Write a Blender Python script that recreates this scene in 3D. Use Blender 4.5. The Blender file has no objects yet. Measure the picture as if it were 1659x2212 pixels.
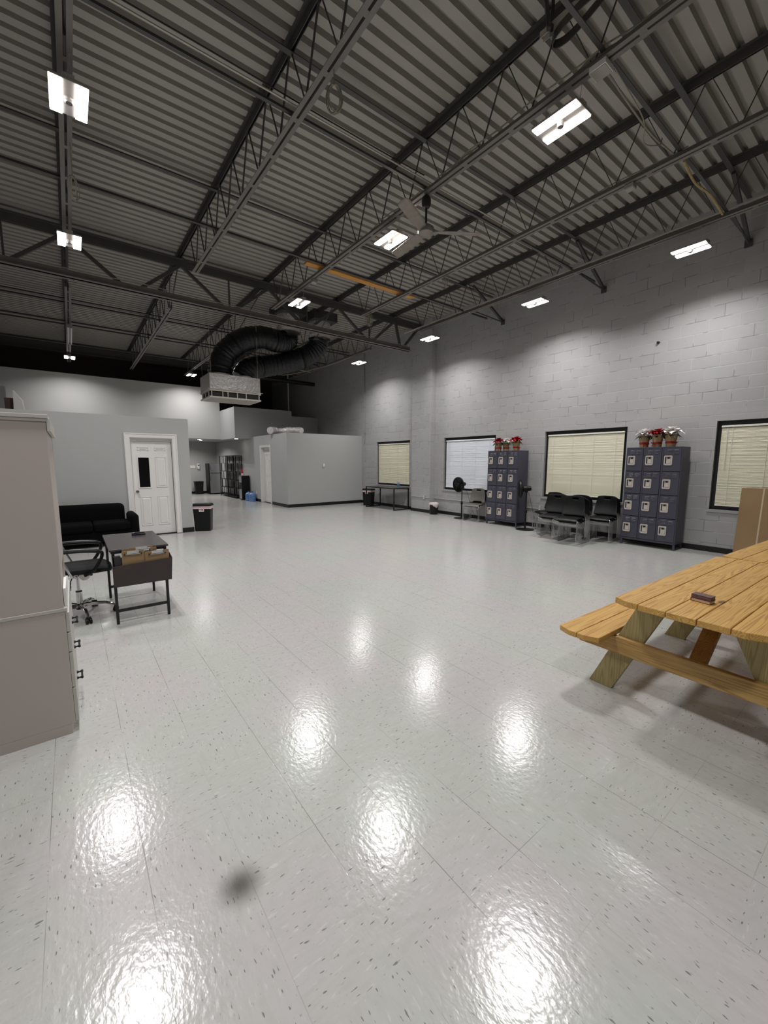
import bpy, bmesh, math, random
from mathutils import Vector, Matrix
random.seed(7)
PI = math.pi
S = bpy.context.scene
COL = S.collection

# ------------------------------------------------------------------ camera, world, exposure
LAMP = 25.5      # watts of each half of a twin-panel lamp
DOWN = 16.0      # watts of each recessed downlight
SPREAD = 145.0   # beam angle of the lamps, degrees
cam_d = bpy.data.cameras.new('camera'); cam = bpy.data.objects.new('camera', cam_d); COL.objects.link(cam)
yaw, pitch, roll = math.radians(37.4159), math.radians(-7.0417), math.radians(0.0942)
f = Vector((math.sin(yaw)*math.cos(pitch), math.cos(yaw)*math.cos(pitch), math.sin(pitch)))
r = Vector((math.cos(yaw), -math.sin(yaw), 0)); u = r.cross(f)
r2 = r*math.cos(roll)+u*math.sin(roll); u2 = u*math.cos(roll)-r*math.sin(roll)
cam.matrix_world = Matrix(((r2.x, u2.x, -f.x, 0), (r2.y, u2.y, -f.y, 0), (r2.z, u2.z, -f.z, 1.62), (0, 0, 0, 1)))
cam_d.sensor_fit = 'HORIZONTAL'; cam_d.sensor_width = 36.0; cam_d.lens = 36.0*878.86/1659
cam_d.clip_start = 0.05; cam_d.clip_end = 200
S.camera = cam
w = bpy.data.worlds.new('world'); S.world = w; w.use_nodes = True
w.node_tree.nodes['Background'].inputs[0].default_value = (0.05, 0.06, 0.09, 1)
w.node_tree.nodes['Background'].inputs[1].default_value = 0.15
S.view_settings.view_transform = 'Standard'; S.view_settings.look = 'None'
S.view_settings.gamma = 1.0; S.view_settings.use_curve_mapping = False
S.view_settings.exposure = 0.0

# ------------------------------------------------------------------ materials
def lin(c):
    return tuple(((v/255)/12.92 if v/255 <= .04045 else ((v/255+.055)/1.055)**2.4) for v in c)+(1,)
class NT:
    def __init__(s, name):
        s.m = bpy.data.materials.new(name); s.m.use_nodes = True
        s.t = s.m.node_tree; s.b = s.t.nodes['Principled BSDF']
    def n(s, typ, **kw):
        nd = s.t.nodes.new(typ)
        for k, v in kw.items():
            if k.startswith('i_'):
                key = k[2:]; key = int(key) if key.isdigit() else key.replace('_', ' ')
                nd.inputs[key].default_value = v
            else: setattr(nd, k, v)
        return nd
    def l(s, a, b): s.t.links.new(a, b)
    def math(s, op, a, b=None, c=None):
        nd = s.t.nodes.new('ShaderNodeMath'); nd.operation = op
        for i, v in enumerate((a, b, c)):
            if v is None: continue
            if isinstance(v, (int, float)): nd.inputs[i].default_value = v
            else: s.l(v, nd.inputs[i])
        return nd.outputs[0]
    def mix(s, fac, a, b):
        nd = s.t.nodes.new('ShaderNodeMix'); nd.data_type = 'RGBA'
        for i, v in ((0, fac), (6, a), (7, b)):
            if isinstance(v, (int, float)): nd.inputs[i].default_value = v
            elif isinstance(v, tuple): nd.inputs[i].default_value = v
            else: s.l(v, nd.inputs[i])
        return nd.outputs[2]
    def ramp(s, fac, p0, p1):
        nd = s.t.nodes.new('ShaderNodeMapRange'); nd.interpolation_type = 'SMOOTHSTEP'
        nd.inputs[1].default_value = p0; nd.inputs[2].default_value = p1
        s.l(fac, nd.inputs[0]); return nd.outputs[0]
    def bump(s, h, strength, dist=.01):
        nd = s.n('ShaderNodeBump', i_Strength=strength, i_Distance=dist); s.l(h, nd.inputs['Height']); s.l(nd.outputs[0], s.b.inputs['Normal'])
    def pos(s, obj=False):
        if obj: return s.n('ShaderNodeTexCoord').outputs['Object']
        return s.n('ShaderNodeNewGeometry').outputs['Position']
    def noise(s, vec, scale, detail=2, rough=.5):
        nd = s.n('ShaderNodeTexNoise', i_Scale=scale, i_Detail=detail, i_Roughness=rough); s.l(vec, nd.inputs['Vector']); return nd.outputs['Fac']
    def scale(s, vec, v):
        nd = s.n('ShaderNodeVectorMath', operation='MULTIPLY'); nd.inputs[1].default_value = v; s.l(vec, nd.inputs[0]); return nd.outputs[0]
MATS = {}
def pm(name, rgb, rough=.5, metal=0.0, var=.06, vs=6, bump=0.0, bs=60, spec=.5, coat=0.0):
    """painted or moulded surface with slight mottling"""
    if name in MATS: return MATS[name]
    t = NT(name); c = lin(rgb); p = t.pos(True)
    d = tuple(max(0, v*(1-var*2)) for v in c[:3])+(1,); e = tuple(min(1, v*(1+var)) for v in c[:3])+(1,)
    t.l(t.mix(t.noise(p, vs, 4), d, e), t.b.inputs['Base Color'])
    t.b.inputs['Roughness'].default_value = rough; t.b.inputs['Metallic'].default_value = metal
    t.b.inputs['Specular IOR Level'].default_value = spec
    if coat: t.b.inputs['Coat Weight'].default_value = coat; t.b.inputs['Coat Roughness'].default_value = .1
    if bump: t.bump(t.noise(p, bs, 3), bump, .01)
    MATS[name] = t.m; return t.m
def emit(name, rgb, strength):
    t = NT(name); t.b.inputs['Base Color'].default_value = (.9, .9, .9, 1)
    t.b.inputs['Emission Color'].default_value = lin(rgb); t.b.inputs['Emission Strength'].default_value = strength
    MATS[name] = t.m; return t.m

def floor_mat():
    t = NT('vinyl tile'); p = t.pos(); T = .3136
    sx = t.n('ShaderNodeSeparateXYZ'); t.l(p, sx.inputs[0])
    ux = t.math('DIVIDE', t.math('SUBTRACT', sx.outputs[0], .4385), T); uy = t.math('DIVIDE', t.math('SUBTRACT', sx.outputs[1], 1.178), T)
    fx = t.math('FLOOR', ux); fy = t.math('FLOOR', uy)
    par = t.math('ABSOLUTE', t.math('MODULO', t.math('ADD', fx, fy), 2.0))
    cb = t.n('ShaderNodeCombineXYZ'); t.l(fx, cb.inputs[0]); t.l(fy, cb.inputs[1])
    wn = t.n('ShaderNodeTexWhiteNoise', noise_dimensions='2D'); t.l(cb.outputs[0], wn.inputs['Vector'])
    rnd = wn.outputs['Value']
    # seam distance
    def edge(q):
        fr = t.math('FRACT', q); return t.math('MINIMUM', fr, t.math('SUBTRACT', 1.0, fr))
    seamn = t.noise(p, 1.6, 2)
    sa = t.math('SUBTRACT', 1.0, t.ramp(edge(ux), .002, .0065)); sb = t.math('SUBTRACT', 1.0, t.ramp(edge(uy), .002, .006))
    seam = t.math('MAXIMUM', t.math('MULTIPLY', sa, t.ramp(seamn, .34, .66)), t.math('MULTIPLY', sb, t.math('MULTIPLY', t.ramp(seamn, .46, .7), .7)))
    # flecks run one way on one tile, across it on the next
    pa = t.scale(p, (1.0, .27, 1)); pb = t.scale(p, (.27, 1.0, 1))
    mv = t.n('ShaderNodeMix', data_type='VECTOR'); t.l(t.math('GREATER_THAN', rnd, .5), mv.inputs[0]); t.l(pa, mv.inputs[4]); t.l(pb, mv.inputs[5])
    off = t.n('ShaderNodeVectorMath', operation='ADD'); t.l(mv.outputs[1], off.inputs[0])
    k = t.n('ShaderNodeVectorMath', operation='SCALE'); t.l(cb.outputs[0], k.inputs[0]); k.inputs['Scale'].default_value = 3.7; t.l(k.outputs[0], off.inputs[1])
    fl = t.ramp(t.noise(off.outputs[0], 105, 1.0, .4), .685, .735)
    fl2 = t.ramp(t.noise(off.outputs[0], 150, 1.0, .4), .70, .78)
    lt = t.ramp(t.noise(off.outputs[0], 60, 2.0, .5), .62, .72)
    blot = t.noise(p, .9, 2)
    base = t.mix(t.ramp(blot, .42, .58), lin((181, 183, 178)), lin((185, 180, 180)))
    base = t.mix(t.math('MULTIPLY', rnd, .35), base, lin((180, 179, 176)))
    mot = t.noise(off.outputs[0], 38, 3.0, .6)
    base = t.mix(t.math('MULTIPLY', t.ramp(mot, .42, .66), .28), base, lin((166, 166, 160)))
    base = t.mix(t.math('MULTIPLY', lt, .35), base, lin((212, 209, 203)))
    base = t.mix(t.math('MULTIPLY', fl2, .45), base, lin((142, 142, 134)))
    base = t.mix(t.math('MULTIPLY', fl, .75), base, lin((88, 94, 88)))
    base = t.mix(t.math('MULTIPLY', seam, .8), base, lin((92, 88, 82)))
    # soft round dark spot on the tiles
    d = t.n('ShaderNodeVectorMath', operation='DISTANCE'); t.l(p, d.inputs[0]); d.inputs[1].default_value = (.40, 1.43, 0)
    sp = t.math('SUBTRACT', 1.0, t.ramp(t.math('ADD', d.outputs['Value'], t.math('MULTIPLY', t.math('SUBTRACT', t.noise(p, 16, 2), .5), .012)), .0, .115))
    base = t.mix(t.math('MULTIPLY', sp, .85), base, lin((70, 64, 56)))
    t.l(base, t.b.inputs['Base Color'])
    rg = t.math('ADD', .125, t.math('MULTIPLY', t.noise(p, 3.0, 3), .10))
    t.l(rg, t.b.inputs['Roughness']); t.b.inputs['Specular IOR Level'].default_value = .6
    wav = t.math('ADD', t.noise(t.scale(p, (1, .6, 1)), 52, 2, .5), t.math('MULTIPLY', t.noise(p, 7, 1), .5))
    wav = t.math('SUBTRACT', wav, t.math('MULTIPLY', seam, .25))
    t.bump(wav, .095, .01)
    return t.m
def block_mat(name, axis, rgb):
    t = NT(name); p = t.pos(); s = t.n('ShaderNodeSeparateXYZ'); t.l(p, s.inputs[0])
    c = t.n('ShaderNodeCombineXYZ'); t.l(s.outputs[1 if axis == 'x' else 0], c.inputs[0]); t.l(t.math('ADD', s.outputs[2], .054), c.inputs[1])
    b = t.n('ShaderNodeTexBrick', offset=.5, i_Scale=1.0, i_Mortar_Size=.007, i_Mortar_Smooth=.35, i_Bias=0.0, i_Brick_Width=.4176, i_Row_Height=.2088)
    t.l(c.outputs[0], b.inputs['Vector'])
    a = lin(rgb); b.inputs['Color1'].default_value = a; b.inputs['Color2'].default_value = tuple(v*.93 for v in a[:3])+(1,); b.inputs['Mortar'].default_value = tuple(v*1.14 for v in a[:3])+(1,)
    z = s.outputs[2]
    band = t.math('MULTIPLY', t.math('GREATER_THAN', z, 2.345), t.math('LESS_THAN', z, 2.545))
    col = t.mix(t.math('MULTIPLY', band, .85), b.outputs['Color'], a)
    crack = t.math('MULTIPLY', b.outputs['Fac'], t.ramp(t.noise(p, 3.2, 2), .50, .58))
    col = t.mix(t.math('MULTIPLY', crack, .5), col, lin((80, 78, 78)))
    st = t.noise(p, 1.1, 4); col = t.mix(t.math('MULTIPLY', t.ramp(st, .5, .75), .18), col, lin((188, 190, 188)))
    chip = t.ramp(t.noise(p, 11, 2), .76, .79); col = t.mix(t.math('MULTIPLY', chip, .5), col, lin((82, 80, 80)))
    t.l(col, t.b.inputs['Base Color']); t.b.inputs['Roughness'].default_value = .62
    h = t.math('ADD', t.math('MULTIPLY', t.math('MULTIPLY', b.outputs['Fac'], t.math('SUBTRACT', 1.0, t.math('MULTIPLY', band, .8))), -.9), t.math('MULTIPLY', t.noise(p, 70, 4, .7), .35))
    t.bump(h, .55, .012)
    return t.m
def wood_mat(name, ca, cb, cc, axis=0, knots=True, rough=.5):
    t = NT(name); tc = t.n('ShaderNodeTexCoord').outputs['Object']; geo = t.n('ShaderNodeNewGeometry')
    isl = geo.outputs['Random Per Island']
    o = t.n('ShaderNodeCombineXYZ'); t.l(t.math('MULTIPLY', isl, 37.0), o.inputs[0]); t.l(t.math('MULTIPLY', isl, 11.0), o.inputs[1]); t.l(t.math('MULTIPLY', isl, 23.0), o.inputs[2])
    ad = t.n('ShaderNodeVectorMath', operation='ADD'); t.l(tc, ad.inputs[0]); t.l(o.outputs[0], ad.inputs[1]); P = ad.outputs[0]
    k = [13.0, 13.0, 13.0]; k[axis] = .6
    q = t.scale(P, tuple(k))
    n1 = t.noise(q, 1.0, 2, .45)
    rings = t.math('SINE', t.math('MULTIPLY', n1, 95.0))
    fine = t.noise(t.scale(P, tuple(220 if i != axis else 6 for i in range(3))), 1.0, 2)
    g = t.math('ADD', t.math('MULTIPLY', t.ramp(rings, -.4, 1.3), .75), t.math('MULTIPLY', fine, .3))
    col = t.mix(t.ramp(g, .1, .95), lin(ca), lin(cb))
    tone = t.noise(t.scale(P, tuple(2.0 if i != axis else .7 for i in range(3))), 1.0, 2)
    col = t.mix(t.math('MULTIPLY', t.ramp(tone, .4, .7), .45), col, lin(cc))
    if knots:
        kv = t.n('ShaderNodeTexVoronoi', i_Scale=1.0); t.l(t.scale(P, tuple(5.0 if i != axis else 2.1 for i in range(3))), kv.inputs['Vector'])
        kd = t.math('SUBTRACT', 1.0, t.ramp(kv.outputs['Distance'], .05, .13))
        col = t.mix(t.math('MULTIPLY', kd, .85), col, lin((84, 50, 22)))
    t.l(col, t.b.inputs['Base Color']); t.b.inputs['Roughness'].default_value = rough
    t.bump(g, .12, .004); return t.m
def foil_mat(name, rgb, bump, bs, rough=.25, metal=1.0):
    t = NT(name); p = t.pos(True); t.b.inputs['Base Color'].default_value = lin(rgb); t.b.inputs['Metallic'].default_value = metal
    t.b.inputs['Roughness'].default_value = rough; t.bump(t.noise(p, bs, 4, .6), bump, .03); return t.m
def glass_mat(name, rgb, rough=.02, trans=1.0):
    t = NT(name); t.b.inputs['Base Color'].default_value = lin(rgb); t.b.inputs['Transmission Weight'].default_value = trans
    t.b.inputs['Roughness'].default_value = rough; t.b.inputs['IOR'].default_value = 1.45; return t.m

M_floor = floor_mat()
M_block = block_mat('painted block', 'x', (168, 167, 167))
M_paint = pm('grey wall paint', (172, 173, 172), .6, var=.015, vs=1.5, bump=.06, bs=160)
M_upper = pm('pale grey wall paint', (182, 181, 179), .6, var=.015, vs=1.5)
M_dark = pm('brown wall with painted shade', (84, 68, 66), .9, var=.1, vs=2)  # brown wall, darkened in its colour to stand for the unlit rear space
M_deck = pm('painted steel deck', (164, 160, 153), .5, var=.05, vs=2)
M_steel = pm('dark grey joist paint', (74, 72, 72), .5, var=.1, vs=8)
M_steel2 = pm('grey chord paint', (116, 111, 107), .5, var=.08, vs=8)
M_white = pm('white semi gloss paint', (228, 226, 224), .35, var=.01)
M_black = pm('black rubber base', (16, 16, 17), .4, var=.1)
M_blackp = pm('black moulded plastic', (11, 11, 12), .42, var=.05, bump=.05, bs=300, spec=.35)
M_blackm = pm('black powder coated steel', (18, 18, 19), .4, var=.05)
M_chrome = pm('chrome', (205, 205, 205), .12, 1.0, var=.02)
M_wire = pm('satin chrome wire', (190, 190, 188), .28, 1.0, var=.02)
M_galv = pm('galvanised conduit', (186, 182, 172), .45, .3, var=.08)
M_cable = pm('pale cable jacket', (150, 143, 128), .6, var=.1)
M_lamp = emit('lit lamp lens', (255, 250, 243), 14.0)

# ------------------------------------------------------------------ mesh building
class MB:
    def __init__(s): s.v = []; s.f = []; s.mi = []; s.sm = []
    def add(s, vs, fs, mi=0, smooth=False):
        o = len(s.v); s.v += [tuple(v) for v in vs]
        for q in fs: s.f.append(tuple(i+o for i in q)); s.mi.append(mi); s.sm.append(smooth)
        return s
    def box(s, a, b, mi=0, M=None):
        x0, y0, z0 = a; x1, y1, z1 = b
        vs = [Vector(p) for p in ((x0,y0,z0),(x1,y0,z0),(x1,y1,z0),(x0,y1,z0),(x0,y0,z1),(x1,y0,z1),(x1,y1,z1),(x0,y1,z1))]
        if M: vs = [M@v for v in vs]
        return s.add(vs, [(0,3,2,1),(4,5,6,7),(0,1,5,4),(1,2,6,5),(2,3,7,6),(3,0,4,7)], mi)
    def bar(s, p, q, w, h, up=(0, 0, 1), mi=0):
        """rectangular bar from p to q: w sideways, h along up"""
        p = Vector(p); q = Vector(q); d = (q-p).normalized(); U = Vector(up)
        if abs(d.dot(U)) > .98: U = Vector((0, 1, 0))
        sd = d.cross(U).normalized(); U = sd.cross(d)
        vs = [e+sd*(a*w/2)+U*(b*h/2) for e in (p, q) for a, b in ((-1,-1),(1,-1),(1,1),(-1,1))]
        return s.add(vs, [(0,1,2,3),(7,6,5,4),(0,4,5,1),(1,5,6,2),(2,6,7,3),(3,7,4,0)], mi)
    def tube(s, pts, r, n=8, mi=0, closed=False, cap=True, rads=None):
        pts = [Vector(p) for p in pts]; N = len(pts); rings = []; o = len(s.v); prev = None
        for i, p in enumerate(pts):
            if closed: d = pts[(i+1) % N]-pts[i-1]
            else: d = (pts[min(i+1, N-1)]-pts[max(i-1, 0)])
            d.normalize()
            if prev is None:
                a = Vector((0, 0, 1)) if abs(d.z) < .9 else Vector((1, 0, 0)); a = (a-d*a.dot(d)).normalized()
            else:
                a = (prev-d*prev.dot(d)); a = a.normalized() if a.length > 1e-6 else d.orthogonal().normalized()
            prev = a; b = d.cross(a); R = rads[i] if rads else r
            s.v += [tuple(p+(a*math.cos(2*PI*k/n)+b*math.sin(2*PI*k/n))*R) for k in range(n)]
        for i in range(N if closed else N-1):
            j = (i+1) % N
            for k in range(n):
                k2 = (k+1) % n
                s.f.append((o+i*n+k, o+i*n+k2, o+j*n+k2, o+j*n+k)); s.mi.append(mi); s.sm.append(True)
        if cap and not closed:
            s.f.append(tuple(o+k for k in range(n))[::-1]); s.mi.append(mi); s.sm.append(False)
            s.f.append(tuple(o+(N-1)*n+k for k in range(n))); s.mi.append(mi); s.sm.append(False)
        return s
    def lathe(s, prof, n=24, M=None, mi=0, smooth=True):
        """profile [(r,z)] turned about z"""
        o = len(s.v)
        for rr, z in prof:
            for k in range(n):
                v = Vector((rr*math.cos(2*PI*k/n), rr*math.sin(2*PI*k/n), z)); s.v.append(tuple(M@v if M else v))
        for i in range(len(prof)-1):
            for k in range(n):
                k2 = (k+1) % n; s.f.append((o+i*n+k, o+i*n+k2, o+(i+1)*n+k2, o+(i+1)*n+k)); s.mi.append(mi); s.sm.append(smooth)
        return s
    def prism(s, poly, axis, a, b, mi=0, M=None):
        """polygon of 2-D points pushed along axis from a to b"""
        def P(q, t): return Vector((t, q[0], q[1])) if axis == 'x' else Vector((q[0], t, q[1])) if axis == 'y' else Vector((q[0], q[1], t))
        n = len(poly); vs = [P(q, a) for q in poly]+[P(q, b) for q in poly]
        if M: vs = [M@v for v in vs]
        fs = [tuple(range(n))[::-1], tuple(range(n, 2*n))]+[(i, (i+1) % n, n+(i+1) % n, n+i) for i in range(n)]
        return s.add(vs, fs, mi)
    def grid(s, fn, nu, nv, mi=0, skip=None, smooth=True):
        o = len(s.v)
        for j in range(nv+1):
            for i in range(nu+1): s.v.append(tuple(fn(i/nu, j/nv)))
        for j in range(nv):
            for i in range(nu):
                if skip and skip(i, j): continue
                a = o+j*(nu+1)+i; s.f.append((a, a+1, a+nu+2, a+nu+1)); s.mi.append(mi); s.sm.append(smooth)
        return s
    def build(s, name, mats, parent=None, bevel=0, solid=0, sub=0, loc=None):
        me = bpy.data.meshes.new(name); me.from_pydata(s.v, [], s.f); me.update()
        for m in (mats if isinstance(mats, (list, tuple)) else [mats]): me.materials.append(m)
        me.polygons.foreach_set('material_index', s.mi); me.polygons.foreach_set('use_smooth', s.sm)
        bm = bmesh.new(); bm.from_mesh(me); bmesh.ops.recalc_face_normals(bm, faces=bm.faces); bm.to_mesh(me); bm.free()
        if any(s.sm): me.set_sharp_from_angle(angle=math.radians(40))
        o = bpy.data.objects.new(name, me); COL.objects.link(o)
        if parent: o.parent = parent
        if loc: o.location = loc
        if solid: q = o.modifiers.new('thickness', 'SOLIDIFY'); q.thickness = solid; q.offset = 0
        if sub: q = o.modifiers.new('smooth', 'SUBSURF'); q.levels = sub; q.render_levels = sub
        if bevel: q = o.modifiers.new('edge', 'BEVEL'); q.width = bevel; q.segments = 2; q.limit_method = 'ANGLE'
        return o
def bx(a, b): return MB().box(a, b)
def tag(o, label=None, cat=None, group=None, kind=None):
    if label: o['label'] = label
    if cat: o['category'] = cat
    if group: o['group'] = group
    if kind: o['kind'] = kind
    return o
def thing(name, label, cat, loc=(0, 0, 0), rz=0, group=None):
    o = bpy.data.objects.new(name, None); COL.objects.link(o); o.location = loc; o.rotation_euler = (0, 0, rz)
    o.empty_display_size = .1
    return tag(o, label, cat, group)
def struct(o): o['kind'] = 'structure'; return o
def copy_tree(o, parent=None):
    c = o.copy(); COL.objects.link(c)
    if parent: c.parent = parent
    for ch in [x for x in bpy.data.objects if x.parent == o]: copy_tree(ch, c)
    return c
def dup(o, loc, rz, label, group=None):
    c = copy_tree(o); c.location = loc; c.rotation_euler = (0, 0, rz); c['label'] = label
    if group: c['group'] = group
    return c
def smooth_path(pts, n=6):
    """Catmull-Rom through the points"""
    P = [Vector(p) for p in pts]; out = []
    for i in range(len(P)-1):
        a, b, c, d = P[max(i-1, 0)], P[i], P[i+1], P[min(i+2, len(P)-1)]
        for k in range(n):
            t = k/n; out.append(.5*((2*b)+(c-a)*t+(2*a-5*b+4*c-d)*t*t+(3*b-a-3*c+d)*t**3))
    out.append(P[-1]); return out
def holed(mb, axis, p0, p1, u0, u1, z0, z1, holes):
    """wall slab between p0 and p1 on its axis, spanning u0..u1 and z0..z1, with rectangular holes (ua,ub,za,zb)"""
    us = sorted({u0, u1}|{h[0] for h in holes}|{h[1] for h in holes}); zs = sorted({z0, z1}|{h[2] for h in holes}|{h[3] for h in holes})
    for i in range(len(us)-1):
        for j in range(len(zs)-1):
            cu, cz = (us[i]+us[i+1])/2, (zs[j]+zs[j+1])/2
            if any(h[0] < cu < h[1] and h[2] < cz < h[3] for h in holes): continue
            if axis == 'x': mb.box((p0, us[i], zs[j]), (p1, us[i+1], zs[j+1]))
            else: mb.box((us[i], p0, zs[j]), (us[i+1], p1, zs[j+1]))
    return mb

# ------------------------------------------------------------------ room shell
XW, DECK = 9.15, 5.95
XL, YF, YB = -2.6, -5.0, 22.2
struct(bx((XL-.2, YF-.2, -.1), (XW+.3, YB+.2, 0)).build('floor', M_floor))
# corrugated steel roof deck, ribs across the joists
mb = MB(); prof = []; y = YF-.194; P = .170
while y < 19.6:
    prof += [(y, DECK), (y+.099, DECK), (y+.107, DECK+.066), (y+.162, DECK+.066)]; y += P
prof.append((y, DECK))
vs = [(XL-.2, a, b) for a, b in prof]+[(XW+.3, a, b) for a, b in prof]; n = len(prof)
mb.add(vs, [(i, i+1, n+i+1, n+i) for i in range(n-1)])
struct(mb.build('ceiling', M_deck))
struct(bx((XL-.2, YF-.2, DECK+.09), (XW+.3, YB+.2, DECK+.2)).build('roof_slab', M_dark))
WIN = [(10.52, 12.40), (7.0, 8.93), (3.72, 5.56), (.40, 2.25)]; WZ = (.78, 2.345)
mb = MB(); holed(mb, 'x', XW, XW+.3, YF-.2, YB+.2, 0, DECK+.08, [(a, b)+WZ for a, b in WIN])
struct(mb.build('wall_right', M_block))
struct(bx((8.95, 9.32, 0), (XW, 10.2, DECK)).build('pilaster', M_block))
struct(bx((XL-.2, YF-.2, 0), (XL, YB+.2, DECK+.08)).build('wall_left', M_block))
struct(bx((XL, YF-.2, 0), (XW, YF, DECK+.08)).build('wall_front', M_paint))
struct(bx((XL, YB, 0), (XW, YB+.2, 2.62)).build('wall_back', M_paint))
struct(bx((XL, YB, 2.62), (XW, YB+.2, DECK+.08)).build('wall_back_upper', M_dark))
# office with the panelled door
OY = 10.1
mb = MB(); holed(mb, 'y', OY, OY+.14, XL, 2.16, 0, 2.56, [(1.0, 1.83, 0, 2.13)])
mb.box((2.04, OY+.14, 0), (2.16, 13.6, 2.56)); mb.box((XL, 13.46, 0), (2.04, 13.6, 2.56))
struct(mb.build('wall_office', M_paint))
struct(bx((XL, OY+.14, 2.42), (2.04, 13.46, 2.54)).build('ceiling_office', M_upper))
# store room with the outlet
mb = MB(); mb.box((6.0, 13.4, 0), (XW, 13.54, 2.62)); holed(mb, 'x', 6.0, 6.14, 13.54, YB, 0, 2.62, [(14.92, 15.86, 0, 2.18)])
struct(mb.build('wall_storeroom', M_paint))
struct(bx((6.14, 13.54, 2.5), (XW, 17.0, 2.6)).build('ceiling_storeroom', M_paint))
# tall pale wall above the kitchen alcove
struct(bx((XL, 18.95, 2.6), (5.38, 19.1, 4.76)).build('wall_upper', M_upper))
struct(bx((XL, 18.95, 0), (3.0, 19.1, 2.6)).build('wall_alcove', M_paint))
struct(bx((3.0, 19.1, 2.6), (6.0, YB, 2.7)).build('ceiling_alcove', M_paint))
mb = MB(); mb.box((5.38, 17.0, 2.57), (7.87, 18.95, 3.82)); mb.box((7.87, 17.0, 2.57), (XW, 18.95, 3.6))
struct(mb.build('wall_bulkhead', M_paint))
# black cove base
def base(name, a, b): struct(bx(a, b).build(name, M_black, bevel=.002))
for i, (a, b) in enumerate(((YF, 9.32), (10.2, 13.4))): base('baseboard_right' if i == 0 else 'baseboard_right_far', (XW-.012, a, 0), (XW, b, .1))
mb = MB(); mb.box((8.938, 9.308, 0), (8.95, 10.212, .1)); mb.box((8.95, 9.308, 0), (XW-.012, 9.32, .1)); mb.box((8.95, 10.2, 0), (XW-.012, 10.212, .1))
struct(mb.build('baseboard_pilaster', M_black))
mb = MB(); mb.box((XL, OY-.012, 0), (.9, OY, .11)); mb.box((1.93, OY-.012, 0), (2.172, OY, .11)); mb.box((2.16, OY, 0), (2.172, 13.6, .11))
struct(mb.build('baseboard_office', M_black))
mb = MB(); mb.box((5.988, 13.388, 0), (XW-.012, 13.4, .11)); mb.box((5.988, 13.4, 0), (6.0, 14.82, .11)); mb.box((5.988, 15.96, 0), (6.0, YB, .11))
struct(mb.build('baseboard_storeroom', M_black))
base('baseboard_back', (3.0, YB-.012, 0), (5.988, YB, .11))
# pale pipe on the dark wall over the bulkhead
tag(MB().tube([(8.75, 19.2, 3.0), (8.75, 19.2, DECK)], .035, 10).build('vertical_pipe', M_white), 'pale vertical pipe standing before the dark wall above the bulkhead', 'pipe')
mb = MB().tube([(XW-.03, 13.18, 2.4), (XW-.03, 13.18, 5.9)], .02, 8)
for z in (2.7, 3.7, 4.7, 5.6): mb.box((XW-.06, 13.15, z), (XW, 13.21, z+.03))
tag(mb.build('wall_conduit', pm('grey painted conduit', (150, 149, 149), .55)), 'grey painted vertical conduit climbing the block wall past the store room corner', 'conduit')

# ------------------------------------------------------------------ windows and blinds
M_cream = pm('cream vinyl slats', (232, 228, 204), .55, var=.03, vs=3)
M_wslat = pm('white slats with daylight tint', (236, 239, 246), .55, var=.03, vs=3)  # outside daylight on the second blind is put into its slat colour
M_head = pm('white blind rail', (232, 230, 218), .4, var=.01)
M_headw = pm('white rail with daylight tint', (240, 242, 246), .4, var=.01)  # rails of that blind, daylight tint in the colour too
M_pane = glass_mat('window glass', (200, 210, 215))
BL = ['cream window blind behind the black table and hand sanitizer bottle', 'bluish white window blind behind the grey chairs and pedestal fan', 'cream window blind behind the stacked black chairs between the lockers', 'cream window blind behind the leaning cardboard carton']
for i, (a, b) in enumerate(WIN):
    fr = MB(); X0, X1 = XW+.07, XW+.13; t = .055
    fr.box((X0, a, WZ[0]), (X1, a+t, WZ[1])); fr.box((X0, b-t, WZ[0]), (X1, b, WZ[1])); fr.box((X0, a+t, WZ[0]), (X1, b-t, WZ[0]+t)); fr.box((X0, a+t, WZ[1]-.07), (X1, b-t, WZ[1]))
    wi = struct(fr.build('window_%d' % (i+1), M_blackm, bevel=.003))
    bx((X0+.035, a+t, WZ[0]+t), (X0+.041, b-t, WZ[1]-.07)).build('window_pane', M_pane, wi)
    struct(bx((XW-.02, a-.03, WZ[0]-.055), (XW+.07, b+.03, WZ[0])).build('sill_%d' % (i+1), pm('grey painted sill', (160, 160, 160), .5), bevel=.004))
    ms = M_wslat if i == 1 else M_cream; mh = M_headw if i == 1 else M_head
    ya, yb = a+.065, b-.068; zt, zb = WZ[1]-.085, WZ[0]+.075
    bl = thing('window_blind', BL[i], 'window blind', (XW+.045, (a+b)/2, zb), group='mini blinds in the block wall')
    h = (yb-ya)/2
    sl = MB(); n = 66; H = zt-.03-zb
    for k in range(n):
        z = .018+(H-.02)*k/n; j = random.uniform(-.0015, .0015)
        sg = random.uniform(-.003, .003)*(1 if random.random() < .25 else .2)
        q = [(.006+j, -h, z+.0135+sg), (.006+j, h, z+.0135-sg), (-.006+j, h, z-.0115-sg), (-.006+j, -h, z-.0115+sg)]
        sl.add(q+[(x+.0012, yy, zz) for x, yy, zz in q], [(0,1,2,3),(7,6,5,4),(0,4,5,1),(1,5,6,2),(2,6,7,3),(3,7,4,0)])
    sl.build('slats', ms, bl)
    bx((-.02, -h-.004, H), (.02, h+.004, H+.032)).build('head_rail', mh, bl, bevel=.003)
    bx((-.012, -h, -.012), (.012, h, .006)).build('bottom_rail', mh, bl, bevel=.003)
    lad = MB()
    for q in (-.82, -.28, .28, .82): lad.box((-.0105, q*h-.0035, 0), (-.009, q*h+.0035, H))
    lad.build('ladder_tape', mh, bl)
    MB().tube([(-.03, h*.9, H-.01), (-.032, h*.9, H-.75)], .004, 6).build('tilt_wand', mh, bl)

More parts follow.
